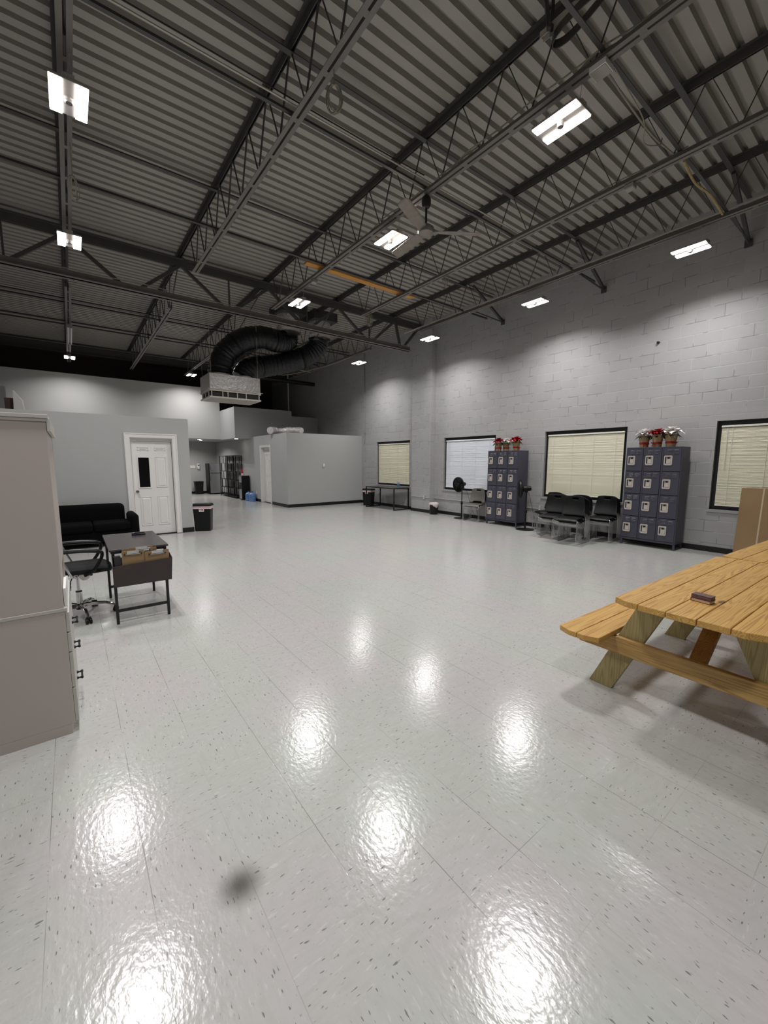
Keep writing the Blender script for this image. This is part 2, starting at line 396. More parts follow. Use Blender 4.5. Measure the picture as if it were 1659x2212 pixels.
tag(MB().lathe([(.001, .05), (.02, .045), (.026, .0)], 12, Matrix.Translation((XW, 3.28, 3.9))@Matrix.Rotation(-PI/2, 4, 'Y')).build('wall_stub', M_blackm), 'tiny black pipe stub on the block wall above the window with stacked chairs', 'pipe stub')
# ------------------------------------------------------------------ doors
def panel_leaf(mb, W, H, glass_at=None):
    """six panel leaf in local x (0..W), z, face toward -y"""
    mb.box((0, 0, 0), (W, .035, H)); sw = W*.15; pw = (W-3*sw)/2
    rows = [(.21, .84), (1.04, 1.70), (1.84, H-.12)]
    for ci in range(2):
        x0 = sw+ci*(pw+sw)
        for ri, (z0, z1) in enumerate(rows):
            if glass_at == (ci, ri): continue
            g = .022
            # raised bead round a sunk field with a raised centre
            for q in (((x0, z0), (x0+pw, z0+.012)), ((x0, z1-.012), (x0+pw, z1)), ((x0, z0), (x0+.012, z1)), ((x0+pw-.012, z0), (x0+pw, z1))):
                mb.box((q[0][0], -.008, q[0][1]), (q[1][0], 0, q[1][1]))
            a, b, c, d = x0+g, x0+pw-g, z0+g, z1-g; e = .025
            vs = [(a, 0, c), (b, 0, c), (b, 0, d), (a, 0, d), (a+e, -.009, c+e), (b-e, -.009, c+e), (b-e, -.009, d-e), (a+e, -.009, d-e)]
            mb.add(vs, [(4,5,6,7), (0,1,5,4), (1,2,6,5), (2,3,7,6), (3,0,4,7)])
    return (sw, pw, rows)
M_knob = pm('brushed knob', (150, 146, 140), .25, 1.0, var=.03)
M_nightglass = pm('dark door glass', (6, 6, 7), .04, var=.02)
def make_door(n, M, W, H, op, casing, depth, glass):
    mb = MB(); sw, pw, rows = panel_leaf(mb, W, H, (0, 1) if glass else None)
    d = bpy.data.objects.new('door_%d' % n, None); COL.objects.link(d); d.matrix_world = M; struct(d)
    mb.build('door_leaf', M_white, d, bevel=.002)
    kx = .07 if glass else W-.07
    if glass:
        z0, z1 = rows[1]; x0, x1 = sw+.005, sw+pw-.005
        bx((x0, -.006, z0+.01), (x1, -.001, z1-.01)).build('door_glass', M_nightglass, d)
        fr = MB(); e = .018
        for a, b in (((x0-e, z0-e+.01), (x1+e, z0+.01)), ((x0-e, z1-.01), (x1+e, z1+e-.01)), ((x0-e, z0+.01), (x0, z1-.01)), ((x1, z0+.01), (x1+e, z1-.01))): fr.box((a[0], -.014, a[1]), (b[0], 0, b[1]))
        fr.build('glass_frame', M_white, d, bevel=.002)
    MB().lathe([(.001, .062), (.02, .06), (.029, .048), (.026, .034), (.012, .026), (.012, .008), (.031, .006), (.031, 0)], 18, Matrix.Translation((kx, 0, .96))@Matrix.Rotation(PI/2, 4, 'X')).build('door_knob', M_knob, d)
    # jamb lining and casing
    ox0, ox1, oz = op; j = MB()
    j.box((ox0, -depth, 0), (ox0+.02, .04, oz)); j.box((ox1-.02, -depth, 0), (ox1, .04, oz)); j.box((ox0+.02, -depth, oz-.02), (ox1-.02, .04, oz))
    j.box((ox0+.02, .0, H+.006), (ox1-.02, .035, oz-.02))
    j.build('door_jamb', M_white, d)
    c = MB(); k = casing; y0, y1 = -depth-.016, -depth
    c.box((ox0-k, y0, 0), (ox0+.008, y1, oz+k)); c.box((ox1-.008, y0, 0), (ox1+k, y1, oz+k)); c.box((ox0+.008, y0, oz-.008), (ox1-.008, y1, oz+k))
    c.box((ox0-k, y0-.008, 0), (ox0-k+.022, y0, oz+k)); c.box((ox1+k-.022, y0-.008, 0), (ox1+k, y0, oz+k)); c.box((ox0-k+.022, y0-.008, oz+k-.022), (ox1+k-.022, y0, oz+k))
    c.build('door_casing', M_white, d, bevel=.003)
    bx((ox0+.02, -.05, 0), (ox1-.02, .035, .012)).build('door_gap_shade', M_black, d)  # black strip stands in for the dark gap under the leaf
    return d
make_door(1, Matrix.Translation((1.03, OY+.075, .012)), .77, 2.03, (-.03, .80, 2.115), .085, .075, True)
make_door(2, Matrix.Translation((6.12, 15.84, .012))@Matrix.Rotation(-PI/2, 4, 'Z'), .9, 2.03, (-.02, .92, 2.165), .07, .12, False)

# ------------------------------------------------------------------ roof steel
JX = [7.88, 5.97, 4.05, 2.14, .22, -1.7]
ORD = ['beside the block wall', 'second out from the block wall', 'third out from the block wall', 'fourth out from the block wall', 'fifth out from the block wall', 'sixth out from the block wall']
def joist(x, y0, y1, l0, l1, phase, label, grp):
    o = thing('open_web_joist', label, 'steel joist', (x, y0, 5.15), group=grp)
    L = y1-y0; z = 5.15
    up = MB()
    for s in (-1, 1):
        up.box((s*.012, 0, DECK-z-.008), (s*.06, L, DECK-z)); up.box((s*.012, 0, DECK-z-.1), (s*.019, L, DECK-z-.008))
    up.build('upper_chord', M_steel, o)
    lo = MB()
    for s in (-1, 1):
        lo.box((s*.012, l0-y0, 0.02), (s*.058, l1-y0, .028)); lo.box((s*.012, l0-y0, .028), (s*.019, l1-y0, .09))
    y = l0-y0+.3
    while y < l1-y0: lo.box((-.012, y-.03, .021), (.012, y+.03, .03)); y += .645
    lo.build('lower_chord', M_steel2, o)
    pts = []; k = 0; y = phase-y0
    while y > 0: y -= .645
    y += .645
    while y < L-.02:
        pts.append((0, y, DECK-z-.035))
        if l0-y0 < y+.322 < l1-y0: pts.append((0, y+.322, .05))
        y += .645
    MB().tube(pts, .0115, 6).build('web', M_steel, o)
    if l0-y0 > .5: MB().tube([(0, .05, DECK-z-.06), (0, l0-y0+.1, .05)], .013, 6).build('end_web', M_steel, o)
    if L-(l1-y0) > .5: MB().tube([(0, L-.05, DECK-z-.06), (0, l1-y0-.1, .05)], .013, 6).build('end_web', M_steel, o)
    return o
GY = 9.85
for i, x in enumerate(JX):
    joist(x, YF, GY+.02, YF, 9.6 if i == 2 else 8.7, 3.78, 'open-web steel joist before the cross girder, '+ORD[i], 'joists before the cross girder')
    joist(x, GY+.03, 19.5, 12.4 if i == 2 else 11.0, 19.0, 10.3, 'open-web steel joist beyond the cross girder, '+ORD[i], 'joists beyond the cross girder')
# cross girder
g = thing('cross_girder', 'deep dark steel truss girder crossing under the roof to the wall pilaster', 'steel girder', (0, GY, 4.97))
def chord(name, z0, z1, x0, x1, flip, m):
    mb = MB()
    for s in (-1, 1):
        ya, yb = (s*.02, s*.10)
        zz = (z1-.012, z1) if flip else (z0, z0+.012)
        mb.box((x0, min(ya, yb), zz[0]), (x1, max(ya, yb), zz[1])); mb.box((x0, min(ya, s*.032), z0), (x1, max(ya, s*.032), z1))
    mb.build(name, m, g)
chord('top_chord', .70, .845, XL, 9.1, True, M_steel); chord('bottom_chord', 0, .13, XL, 8.5, False, M_steel2)
TB = [(.2, -.6), (.2, 1.08), (2.14, 1.34), (2.14, 3.02), (4.05, 3.22), (4.05, 4.95), (5.97, 5.15), (5.97, 6.9), (7.88, 7.1), (7.95, 8.14), (8.85, 8.24), (-1.7, -.7)]
for a, b in TB: MB().bar((a, 0, .74), (b, 0, .07), .06, .06, (0, 1, 0)).build('diagonal', M_steel, g)
for x in (-.65, 3.12, 5.05, 7.0): MB().bar((x, 0, .72), (x, 0, .1), .032, .032).build('vertical_strut', M_steel, g)
tag(MB().tube(smooth_path([(-.4, GY-.05, 5.12), (.6, GY-.06, 5.11), (1.4, GY-.06, 5.14), (2.4, GY-.06, 5.11), (3.6, GY-.05, 5.12), (5.2, GY-.06, 5.11), (7.2, GY-.06, 5.12), (8.4, GY-.05, 5.11)]), .009, 6).build('girder_cable', M_cable), 'thin pale cable lying along the bottom of the cross girder', 'cable')
b = thing('roof_beam', 'plain dark steel beam at the far end of the ribbed roof deck', 'steel beam', (0, 19.5, 5.6))
mb = MB(); mb.box((XL, -.09, 0), (XW, .09, .015)); mb.box((XL, -.09, .335), (XW, .09, .35)); mb.box((XL, -.006, .015), (XW, .006, .335)); mb.build('beam_web', M_steel, b)
# bridging lines between the joists
for y, w in ((2.07, 'first bridging bar before the girder'), (4.38, 'bridging bar above the ceiling fan'), (7.1, 'bridging bar beside the wooden plank'), (12.35, 'first bridging bar beyond the girder'), (13.95, 'second bridging bar beyond the girder'), (16.5, 'third bridging bar beyond the girder')):
    mb = MB(); mb.box((XL, y-.03, 5.815), (XW-.2, y+.03, 5.823)); mb.box((XL, y-.004, 5.823), (XW-.2, y+.004, 5.85))
    tag(mb.build('bridging_bar', M_steel), 'dark steel '+w+', at the upper chords', 'bridging bar', 'upper bridging bars')
    mb = MB(); mb.box((XL, y-.02, 5.245), (XW-.4 if y < 9 else XW-1.2, y+.02, 5.252)); mb.box((XL, y-.003, 5.252), (XW-.4 if y < 9 else XW-1.2, y+.003, 5.285))
    tag(mb.build('bridging_bar', M_steel), 'thin steel '+w+', at the lower chords', 'bridging bar', 'lower bridging bars')
for y, w in ((2.07, 'beside the near high-bay lamp'), (4.38, 'above the window with stacked chairs'), (6.9, 'between two wall lamps')):
    o = thing('wall_brace', 'steel V brace from joist to block wall, '+w, 'brace', (XW, y, 5.2), group='braces on the block wall')
    MB().bar((-.02, 0, .02), (-1.22, -.02, .58), .05, .05).build('diagonal_bar', M_steel, o)
    MB().bar((-.02, 0, 0), (-1.2, -.06, .0), .02, .02).build('flat_bar', M_steel, o)
    bx((-.03, -.05, -.06), (0, .05, .06)).build('wall_plate', M_steel, o)

# ------------------------------------------------------------------ lamps
M_house = pm('white lamp housing', (158, 153, 149), .45, var=.02)
M_sens = pm('grey sensor', (120, 116, 114), .3, var=.02)
def make_lamp(label, dx):
    """hung by two wires from the joist dx to its side"""
    o = thing('high_bay_lamp', label, 'lamp', group='hanging high-bay lamps')
    mb = MB(); mb.box((-.145, -.23, .012), (.145, .23, .035)); mb.box((-.045, -.23, .035), (.045, .23, .07)); mb.build('housing', M_house, o, bevel=.004)
    for s in (-1, 1):
        bx((min(s*.05, s*.142), -.222, 0), (max(s*.05, s*.142), .222, .0125)).build('lens', M_lamp, o)
        ld = bpy.data.lights.get('panel_light') or bpy.data.lights.new('panel_light', 'AREA')
        ld.shape = 'RECTANGLE'; ld.size = .088; ld.size_y = .43; ld.energy = LAMP; ld.spread = math.radians(SPREAD); ld.color = (1, .988, .978)
        lo = bpy.data.objects.new('panel_light', ld); COL.objects.link(lo); lo.parent = o; lo.location = (s*.096, 0, -.002)
    MB().lathe([(.001, -.03), (.028, -.028), (.036, -.014), (.04, .0), (.04, .013)], 18).build('sensor', M_sens, o)
    for s in (-1, 1): MB().tube([(0, s*.18, .06), (dx+.035, s*.18, .273)], .0025, 5).build('hanging_wire', M_galv, o)
    return o
ROWS = ((.23, -.01, '', ((-.5, 4.9, 'lit high-bay lamp behind the viewer over the cabinet side'), (2.4, 4.9, 'lit high-bay lamp overhead above the grey cabinet'), (5.06, 4.9, 'lit twin-panel lamp on the office door side, the larger one well before the cross girder'), (8.1, 4.9, 'lit twin-panel lamp on the office door side, just before the cross girder'), (17.6, 5.05, 'small lit lamp before the tall pale wall, below the unlit tube fixture'))),
 (4.05, 0.0, '', ((2.46, 4.9, 'lit twin-panel lamp beside the white junction box'), (5.14, 4.9, 'lit twin-panel lamp beside the ceiling fan blades'), (8.23, 4.9, 'lit twin-panel lamp before the black flexible ducts'), (13.6, 4.9, 'lit lamp hidden behind the black flexible ducts'), (17.85, 5.0, 'small lit lamp before the tall pale wall, beside the silver diffuser'))),
 (7.93, -.05, '', ((2.5, 4.9, 'lit lamp by the block wall above the two picnic tables'), (5.2, 4.9, 'lit lamp by the block wall above the window with stacked chairs'), (8.35, 4.9, 'lit lamp by the block wall beside the pilaster'), (11.76, 4.9, 'lit lamp by the block wall beyond the pilaster'))))
for x, dx, _, row in ROWS:
    L0 = make_lamp(row[0][2], dx); L0.location = (x, row[0][0], row[0][1])
    for y, z, lb in row[1:]: dup(L0, (x, y, z), 0, lb)
o = thing('tube_fixture', 'unlit white fluorescent tube fixture hanging under the joist beyond the cross girder', 'light fixture', (.23, 14.3, 4.98))
mb = MB(); mb.box((-.06, -.95, .02), (.06, .95, .07)); mb.build('housing', M_house, o, bevel=.006)
for s in (-1, 1): MB().tube([(s*.035, -.9, .0), (s*.035, .9, .0)], .016, 8).build('tube', M_white, o)
for s in (-1, 1):
    bx((-.06, s*.93-.02, -.02), (.06, s*.93+.02, .02)).build('end_cap', M_house, o)
    MB().tube([(0, s*.7, .07), (0, s*.7, .19)], .003, 5).build('hanging_wire', M_galv, o)

# ------------------------------------------------------------------ ceiling fan
o = thing('ceiling_fan', 'dusty three-blade ceiling fan hanging on a dark rod in the middle of the hall', 'ceiling fan', (4.05, 4.37, 4.72))
M_blade = pm('dusty grey blade', (150, 142, 134), .6, .2, var=.2, vs=14)
MB().lathe([(.001, .42), (.05, .42), (.062, .39), (.062, .33), (.045, .29), (.015, .28)], 20).build('canopy', pm('brown black metal', (44, 38, 36), .5), o)
MB().tube([(0, 0, .07), (0, 0, .45)], .014, 10).build('downrod', M_blackm, o)
MB().lathe([(.001, -.06), (.07, -.058), (.105, -.035), (.115, 0), (.105, .035), (.06, .07), (.015, .085)], 24).build('motor_housing', pm('motor grey', (140, 132, 126), .4, .5), o)
for a in (-33, 85, 205):
    M = Matrix.Rotation(math.radians(a), 4, 'Z'); mb = MB()
    def bl(uu, vv):
        x = .1+.66*vv; wd = (.045+.03*min(1, vv*4))*(1 if vv < .93 else 1-.35*(vv-.93)/.07); q = (uu-.5)*2
        return M@Vector((x, q*wd, -.012+.018*q+.008*(1-q*q)))
    mb.grid(bl, 4, 14); mb.build('blade', M_blade, o, solid=.004)

# ------------------------------------------------------------------ cables, conduits and boxes up in the steel
def cable(name, pts, rr, label, cat, m=None, seg=5, grp=None):
    return tag(MB().tube(smooth_path(pts, seg), rr, 6).build(name, m or M_cable), label, cat, grp)
yc = 4.32
cable('ceiling_conduit', [(-1.5, yc, 5.30), (0, yc, 5.30), (2.0, yc, 5.30), (4.0, yc, 5.30), (5.0, yc, 5.30), (6.2, yc, 5.30)], .011, 'pale conduit running along the lower bridging bar toward the ceiling fan', 'conduit', M_galv, 2)
cable('ceiling_cable', [(-1.5, yc-.03, 5.33), (-.6, yc, 5.35), (.4, yc-.02, 5.335), (1.3, yc-.04, 5.32), (2.2, yc, 5.345), (3.2, yc-.03, 5.315), (3.95, yc-.01, 5.34)], .007, 'black cable clipped beside the pale conduit that leads to the ceiling fan', 'cable', M_blackp)
def cable_run(x, y0, y1, seed, label):
    rn = random.Random(seed); y = y0; pts = []
    while y < y1:
        pts.append((x+rn.uniform(-.03, .03), y, 5.26+rn.uniform(-.01, .02))); y += rn.uniform(.25, .5)
    cable('joist_cable', pts, .008, label, 'cable', seg=4, grp='cables lying along the joists')
cable_run(4.05, 1.0, 4.3, 1, 'pale cable lying on the lower chord between the junction box and the ceiling fan')
cable_run(4.08, 1.9, 3.4, 2, 'second pale cable bunched on the lower chord by the lamp near the junction box')
cable_run(4.06, 4.5, 9.3, 3, 'pale cable lying on the lower chord from the ceiling fan to the girder')
cable_run(4.02, 2.0, 4.2, 12, 'third pale cable bunched on the lower chord near the white junction box')
cable_run(4.10, 2.6, 4.3, 13, 'fourth pale cable draped on the lower chord toward the ceiling fan')
cable('joist_conduit', [(7.845, -1, 5.262), (7.845, 2, 5.262), (7.845, 5, 5.262), (7.845, 9.3, 5.262)], .017, 'straight pale conduit along the joist by the block wall', 'conduit', M_galv, 2)
cable_run(7.90, -1, 9.4, 4, 'pale cable lying along the lower chord beside the block wall')
cable_run(7.92, 1.5, 9.3, 5, 'second pale cable on the lower chord beside the block wall')
cable_run(5.97, 2.0, 3.4, 6, 'pale cable at the small box on the second joist from the block wall')
cable('slack_cable', [(4.05, 2.1, 5.2), (4.6, 2.12, 5.18), (5.2, 2.09, 5.1), (5.9, 2.12, 5.22)], .009, 'slack pale cable crossing between two joists beside the white junction box', 'cable')
cable('slack_cable', [(4.2, 2.05, 5.2), (4.75, 2.0, 5.0), (5.0, 2.08, 4.93), (5.3, 2.05, 5.02), (5.5, 2.1, 5.2)], .006, 'drooping loop of pale cable under the crossing cable by the junction box', 'cable')
M_strand = pm('yellow insulation strand', (178, 158, 112), .9, var=.2, vs=20)
cable('insulation_strand', [(6.1, 2.07, 5.2), (6.6, 2.1, 5.17), (7.1, 2.06, 5.18), (7.8, 2.1, 5.2)], .014, 'ragged yellowish strand of insulation running to the joist by the block wall', 'insulation strand', M_strand)
def jbox(loc, sz, label):
    o = thing('junction_box', label, 'junction box', loc, group='junction boxes on the joists')
    bx((-sz/2, -sz/2, -.05), (sz/2, sz/2, 0)).build('box_body', M_white if sz > .12 else M_house, o, bevel=.004)
    bx((-sz/2+.008, -sz/2+.008, -.055), (sz/2-.008, sz/2-.008, -.05)).build('cover', M_house, o)
jbox((4.07, 2.1, 5.165), .15, 'white square junction box under the joist beside the lit lamp')
jbox((6.0, 2.62, 5.165), .11, 'small white junction box under the second joist from the block wall')
jbox((4.07, 7.6, 5.165), .10, 'small grey junction box under the joist by the wooden plank')
def coil(loc, rad, drop, n, label, m=M_cable):
    mb = MB(); rn = random.Random(n); x, y, z = loc
    for k in range(n):
        a = rn.uniform(0, PI); rr = rad*rn.uniform(.7, 1.1); pts = []
        for q in range(15):
            t = 2*PI*q/14; pts.append((x+math.cos(a)*rr*.6*math.sin(t), y+math.sin(a)*rr*.6*math.sin(t), z-drop-rr*1.5*(1-math.cos(t))/2*1.3))
        mb.tube(pts, .005, 5)
    mb.tube([(x, y, z), (x, y, z-drop)], .005, 5)
    return tag(mb.build('cable_coil', m), label, 'cable coil', 'coiled cables hanging from the joists')
coil((2.17, 3.6, 5.17), .12, .12, 5, 'pale coil of cable hanging on a thin drop from the fourth joist')
coil((.255, 6.15, 5.176), .14, .35, 3, 'pale loop of cable hanging by the lamp over the office side')
coil((6.0, 8.45, 5.2), .16, .0, 6, 'tight hank of cable at the joist end before the girder')
coil((6.0, 5.9, 5.2), .14, .0, 3, 'thin dangling wire loops under the second joist')
# plank lying on the lower chords
M_lumber = wood_mat('yellow lumber', (206, 148, 66), (178, 116, 44), (196, 150, 84), 0)
tag(bx((3.72, 7.19, 5.253), (6.35, 7.33, 5.29)).build('wooden_plank', M_lumber, bevel=.003), 'yellow wooden plank lying across two joist chords near the roof', 'plank')
# roller track end hung near the viewer
o = thing('door_track', 'curved dark overhead door track end with a pale rail hung under the roof', 'overhead door track', (3.78, 2.3, 5.5))
mb = MB(); mb.box((-.05, -1.9, 0), (-.045, .22, .06)); mb.box((-.05, -1.9, .055), (.01, .22, .06)); mb.box((.005, -1.9, 0), (.01, .22, .06)); mb.build('rail', M_galv, o)
path = smooth_path([(-.04, -.5, .0), (-.05, -.15, -.02), (-.03, .08, -.06), (.05, .12, -.06), (.1, 0, -.04), (.09, -.25, .02), (.02, -.6, .05)], 5)
mb = MB()
for i in range(len(path)-1): mb.bar(path[i], path[i+1], .01, .07)
mb.build('track_loop', M_steel, o)
mb = MB(); mb.bar((-.14, .07, -.08), (.08, .26, .44), .03, .03); mb.bar((-.08, .08, -.08), (.11, .20, .44), .03, .03); mb.build('hanger_strap', M_blackm, o)

# ------------------------------------------------------------------ roof unit: plenums, flexible ducts, diffuser
M_plen = pm('dull sheet metal', (84, 82, 82), .5, .6, var=.1, vs=4)
M_foil = foil_mat('crumpled foil tape', (222, 218, 216), 1.0, 22, .3, .55)
M_foil2 = foil_mat('foil faced board', (184, 180, 178), .5, 12, .4, .5)
M_duct = foil_mat('black duct jacket', (20, 20, 24), .55, 24, .3, 0.0)
u0 = thing('roof_duct_unit', 'pair of dark sheet metal plenums with foil collars under the roof', 'duct plenum', (5.7, 11.3, 5.55))
for x in (5.2-5.7, 6.2-5.7):
    bx((x-.38, -.42, .15), (x+.38, .42, .395)).build('plenum_box', M_plen, u0, bevel=.004)
    mb = MB(); rn = random.Random(int(x*10)); pr = []
    for k in range(11): pr.append((.31+rn.uniform(-.02, .03), .15-.045*k))
    mb.lathe(pr, 28, Matrix.Translation((x, 0, 0))); mb.build('foil_collar', M_foil, u0)
def flex(pts, seed, label):
    path = smooth_path(pts, 14); rn = random.Random(seed)
    rads = [.292+.010*math.sin(i*2.2)+rn.uniform(-.006, .006) for i in range(len(path))]
    o = thing('flexible_duct', label, 'flexible duct', (0, 0, 0), group='black flexible ducts')
    MB().tube(path, .3, 28, rads=rads).build('duct_jacket', M_duct, o)
    for k in (int(len(path)*.36), int(len(path)*.7)):
        MB().tube(path[k:k+2], .3, 28, rads=[.306, .306], cap=False).build('duct_band', M_blackp, o)
    return o
flex([(5.2, 11.35, 5.22), (5.17, 11.38, 5.05), (4.85, 11.33, 4.98), (4.35, 11.30, 4.99), (3.82, 11.36, 4.79), (3.42, 11.45, 4.38), (3.29, 11.45, 3.86)], 3, 'black flexible duct arching highest from the roof plenum to the silver diffuser')
flex([(6.2, 11.35, 5.22), (6.12, 11.36, 5.0), (5.78, 11.45, 4.72), (5.15, 11.58, 4.47), (4.52, 11.58, 4.29), (4.06, 11.45, 4.12), (3.9, 11.45, 3.86)], 4, 'lower black flexible duct sweeping under the arched one to the silver diffuser')
o = thing('air_diffuser', 'silver box diffuser with cream grille hanging under the black flexible ducts', 'air diffuser', (3.56, 11.45, 3.23))
M_cr = pm('cream grille enamel', (206, 200, 190), .4, var=.02)
bx((-.65, -.45, .21), (.65, .45, .6)).build('foil_box', M_foil2, o, bevel=.006)
for x in (-.27, .34):
    mb = MB(); mb.lathe([(.3, .59), (.31, .63), (.3, .66)], 26, Matrix.Translation((x, 0, 0))); mb.build('duct_collar', M_foil, o)
mb = MB()   # grille frame: top and bottom rings with posts
for z0, z1, e in ((0, .035, .0), (.165, .21, .0)):
    for a, b in (((-.66-e, -.46), (.66, -.42)), ((-.66, .42), (.66, .46)), ((-.66, -.42), (-.62, .42)), ((.62, -.42), (.66, .42))): mb.box((a[0], a[1], z0), (b[0], b[1], z1))
for x in (-.62, -.35, -.22, .02, .25, .6): mb.box((x, -.455, .035), (x+.02, -.43, .165)); mb.box((x, .43, .035), (x+.02, .455, .165))
for y in (-.3, 0, .3): mb.box((-.655, y-.01, .035), (-.63, y+.01, .165)); mb.box((.63, y-.01, .035), (.655, y+.01, .165))
mb.box((-.7, -.5, .205), (.7, -.46, .213)); mb.box((-.7, .46, .205), (.7, .5, .213))
mb.build('grille_frame', M_cr, o, bevel=.003)
bx((-.6, -.41, .04), (.6, .41, .16)).build('grille_core', pm('dark grille inside', (40, 39, 36), .7), o)
bx((-.62, -.42, .012), (.62, .42, .03)).build('bottom_panel', pm('cream panel', (168, 162, 152), .5), o)
for x in (-.6, .6):
    for y in (-.42, .42): MB().tube([(x, y, .6), (x, y, 2.68)], .004, 5).build('hanging_rod', M_galv, o)
# dark roller tube hung beyond
o = thing('hanging_tube', 'black horizontal tube hanging beyond the flexible ducts near the block wall', 'tube', (7.6, 16.6, 5.0))
MB().tube([(-1.2, 0, 0), (1.2, 0, 0)], .085, 14).build('tube_body', M_blackm, o)
for x in (-.9, .9): MB().tube([(x, 0, .08), (x, 0, .95)], .008, 6).build('hanger', M_steel, o)
cable('slack_cable', [(6.4, 12.3, 4.5), (5.6, 13.2, 4.75), (6.3, 14.2, 4.7), (7.5, 13.0, 5.0), (7.86, 11.6, 5.2)], .012, 'loose pale cable looping below the flexible ducts toward the wall joist', 'cable')
# foil ducts on the store room roof
for x, y, a, lb in ((6.0, 14.75, .5, 'crumpled foil duct end lying on the store room roof above its door'), (6.45, 14.3, -.6, 'crumpled foil duct bend on the store room roof by its corner')):
    mb = MB(); rn = random.Random(int(x*100)); path = smooth_path([(-.35, 0, .12), (-.1, .05, .15), (.15, 0, .14), (.35, -.15, .13)], 8)
    mb.tube(path, .12, 16, rads=[.115+rn.uniform(-.014, .014) for _ in path])
    ob = tag(mb.build('foil_duct', M_foil), lb, 'foil duct', 'foil ducts on the store room roof'); ob.location = (x+.2, y, 2.63); ob.rotation_euler = (0, 0, a)

# ------------------------------------------------------------------ picnic tables
W_top = wood_mat('yellow pine top', (202, 160, 86), (170, 124, 56), (188, 144, 80), 0, rough=.55)
W_leg = wood_mat('greenish treated pine', (172, 158, 112), (148, 134, 86), (160, 144, 92), 2, rough=.6)
W_bar = wood_mat('yellow pine bar', (192, 156, 94), (164, 124, 66), (180, 140, 82), 1, rough=.55)
W_brace = wood_mat('orange pine brace', (180, 134, 74), (152, 104, 50), (168, 122, 66), 0, rough=.55)
def chamfered(mb, x0, x1, y0, y1, z0, z1, cut):
    """board in x with clipped corners: cut = set of corner codes, clip length c"""
    c = .085; P = []
    P += [(x0+c*.45, y0), ] if 'a' in cut else [(x0, y0)]
    P += [(x1-c*.45, y0), (x1, y0+c)] if 'b' in cut else [(x1, y0)]
    P += [(x1, y1-c), (x1-c*.45, y1)] if 'c' in cut else [(x1, y1)]
    P += [(x0+c*.45, y1), (x0, y1-c)] if 'd' in cut else [(x0, y1)]
    if 'a' in cut: P += [(x0, y0+c)]
    mb.prism(P, 'z', z0, z1)
def picnic(label, loc, rz):
    """local: x along the boards 0..2, y across, centred on 0"""
    o = thing('picnic_table', label, 'picnic table', loc, rz, 'wooden picnic tables pushed end to end')
    L = 2.0; mb = MB(); e = [-.372+.1492*k for k in range(6)]
    for k in range(5):
        chamfered(mb, 0 if k not in (2, 3) else -.004, L, e[k]+.0018, e[k+1]-.0018, .722, .76, ({'a', 'b'} if k == 0 else {'c', 'd'} if k == 4 else set()))
    mb.build('tabletop_planks', W_top, o, bevel=.004)
    for s in (-1, 1):
        mb = MB(); ya, yb, yc = (.455, .592, .737)
        if s > 0: chamfered(mb, 0, L, ya, yb-.002, .412, .45, {'a', 'b'}); chamfered(mb, 0, L, yb+.002, yc, .412, .45, {'c', 'd'})
        else: chamfered(mb, 0, L, -yc, -yb-.002, .412, .45, {'a', 'b'}); chamfered(mb, 0, L, -yb+.002, -ya, .412, .45, {'c', 'd'})
        mb.build('bench_planks', W_top, o, bevel=.004)
    for x in (.29, L-.29-.04):
        for s in (-1, 1):
            w2 = .072; M = Matrix.Identity(4)
            poly = [(s*.627, 0), (s*.468, 0), (s*.14, .722), (s*.308, .722)]
            mb = MB().prism(poly, 'x', x, x+.04); mb.build('leg', W_leg, o, bevel=.003)
        xb = x-.04 if x < 1 else x+.04
        bx((xb, -.70, .292), (xb+.038, .70, .412)).build('bench_support', W_bar, o, bevel=.004)
        bx((x+.042 if x < 1 else x-.04, -.34, .63), (x+.08 if x < 1 else x-.002, .34, .72)).build('top_cleat', W_bar, o, bevel=.003)
    for x, d in ((.34, 1), (L-.34, -1)):
        MB().bar((x-.03*d, 0, .33), (x+.52*d, 0, .72), .09, .04).build('diagonal_brace', W_brace, o, bevel=.002)
    return o
PT = picnic('yellow wooden picnic table holding two small card boxes', (2.675, .735, 0), math.radians(-1.6))
dup(PT, (4.70, .66, 0), math.radians(-3.5), 'yellow wooden picnic table farther off, behind the one with card boxes, beside the cardboard carton')
def cardbox(z, rz, label, m1, m2, off):
    o = thing('card_box', label, 'small box', (3.055+off, .735, z), rz, 'small boxes on the picnic table')
    bx((-.03, -.05, .002), (.03, .05, .02)).build('box_sleeve', m2, o, bevel=.001)
    mb = MB(); mb.box((-.032, -.052, 0), (.032, .052, .003)); mb.box((-.032, -.052, .019), (.032, .052, .022)); mb.box((-.032, .049, .003), (.032, .052, .019)); mb.build('box_cover', m1, o)
M_mar = pm('maroon card', (86, 36, 32), .5, var=.1, vs=30); M_pag = pm('pale page edge', (196, 168, 142), .6)
M_mauve = pm('worn mauve card', (112, 84, 86), .6, var=.35, vs=60)
cardbox(.76, -.18, 'lower maroon-edged little box of the two on the picnic table', M_mar, M_pag, 0)
cardbox(.782, -.12, 'upper worn mauve little box stacked on the other on the picnic table', M_mauve, M_mauve, .006)

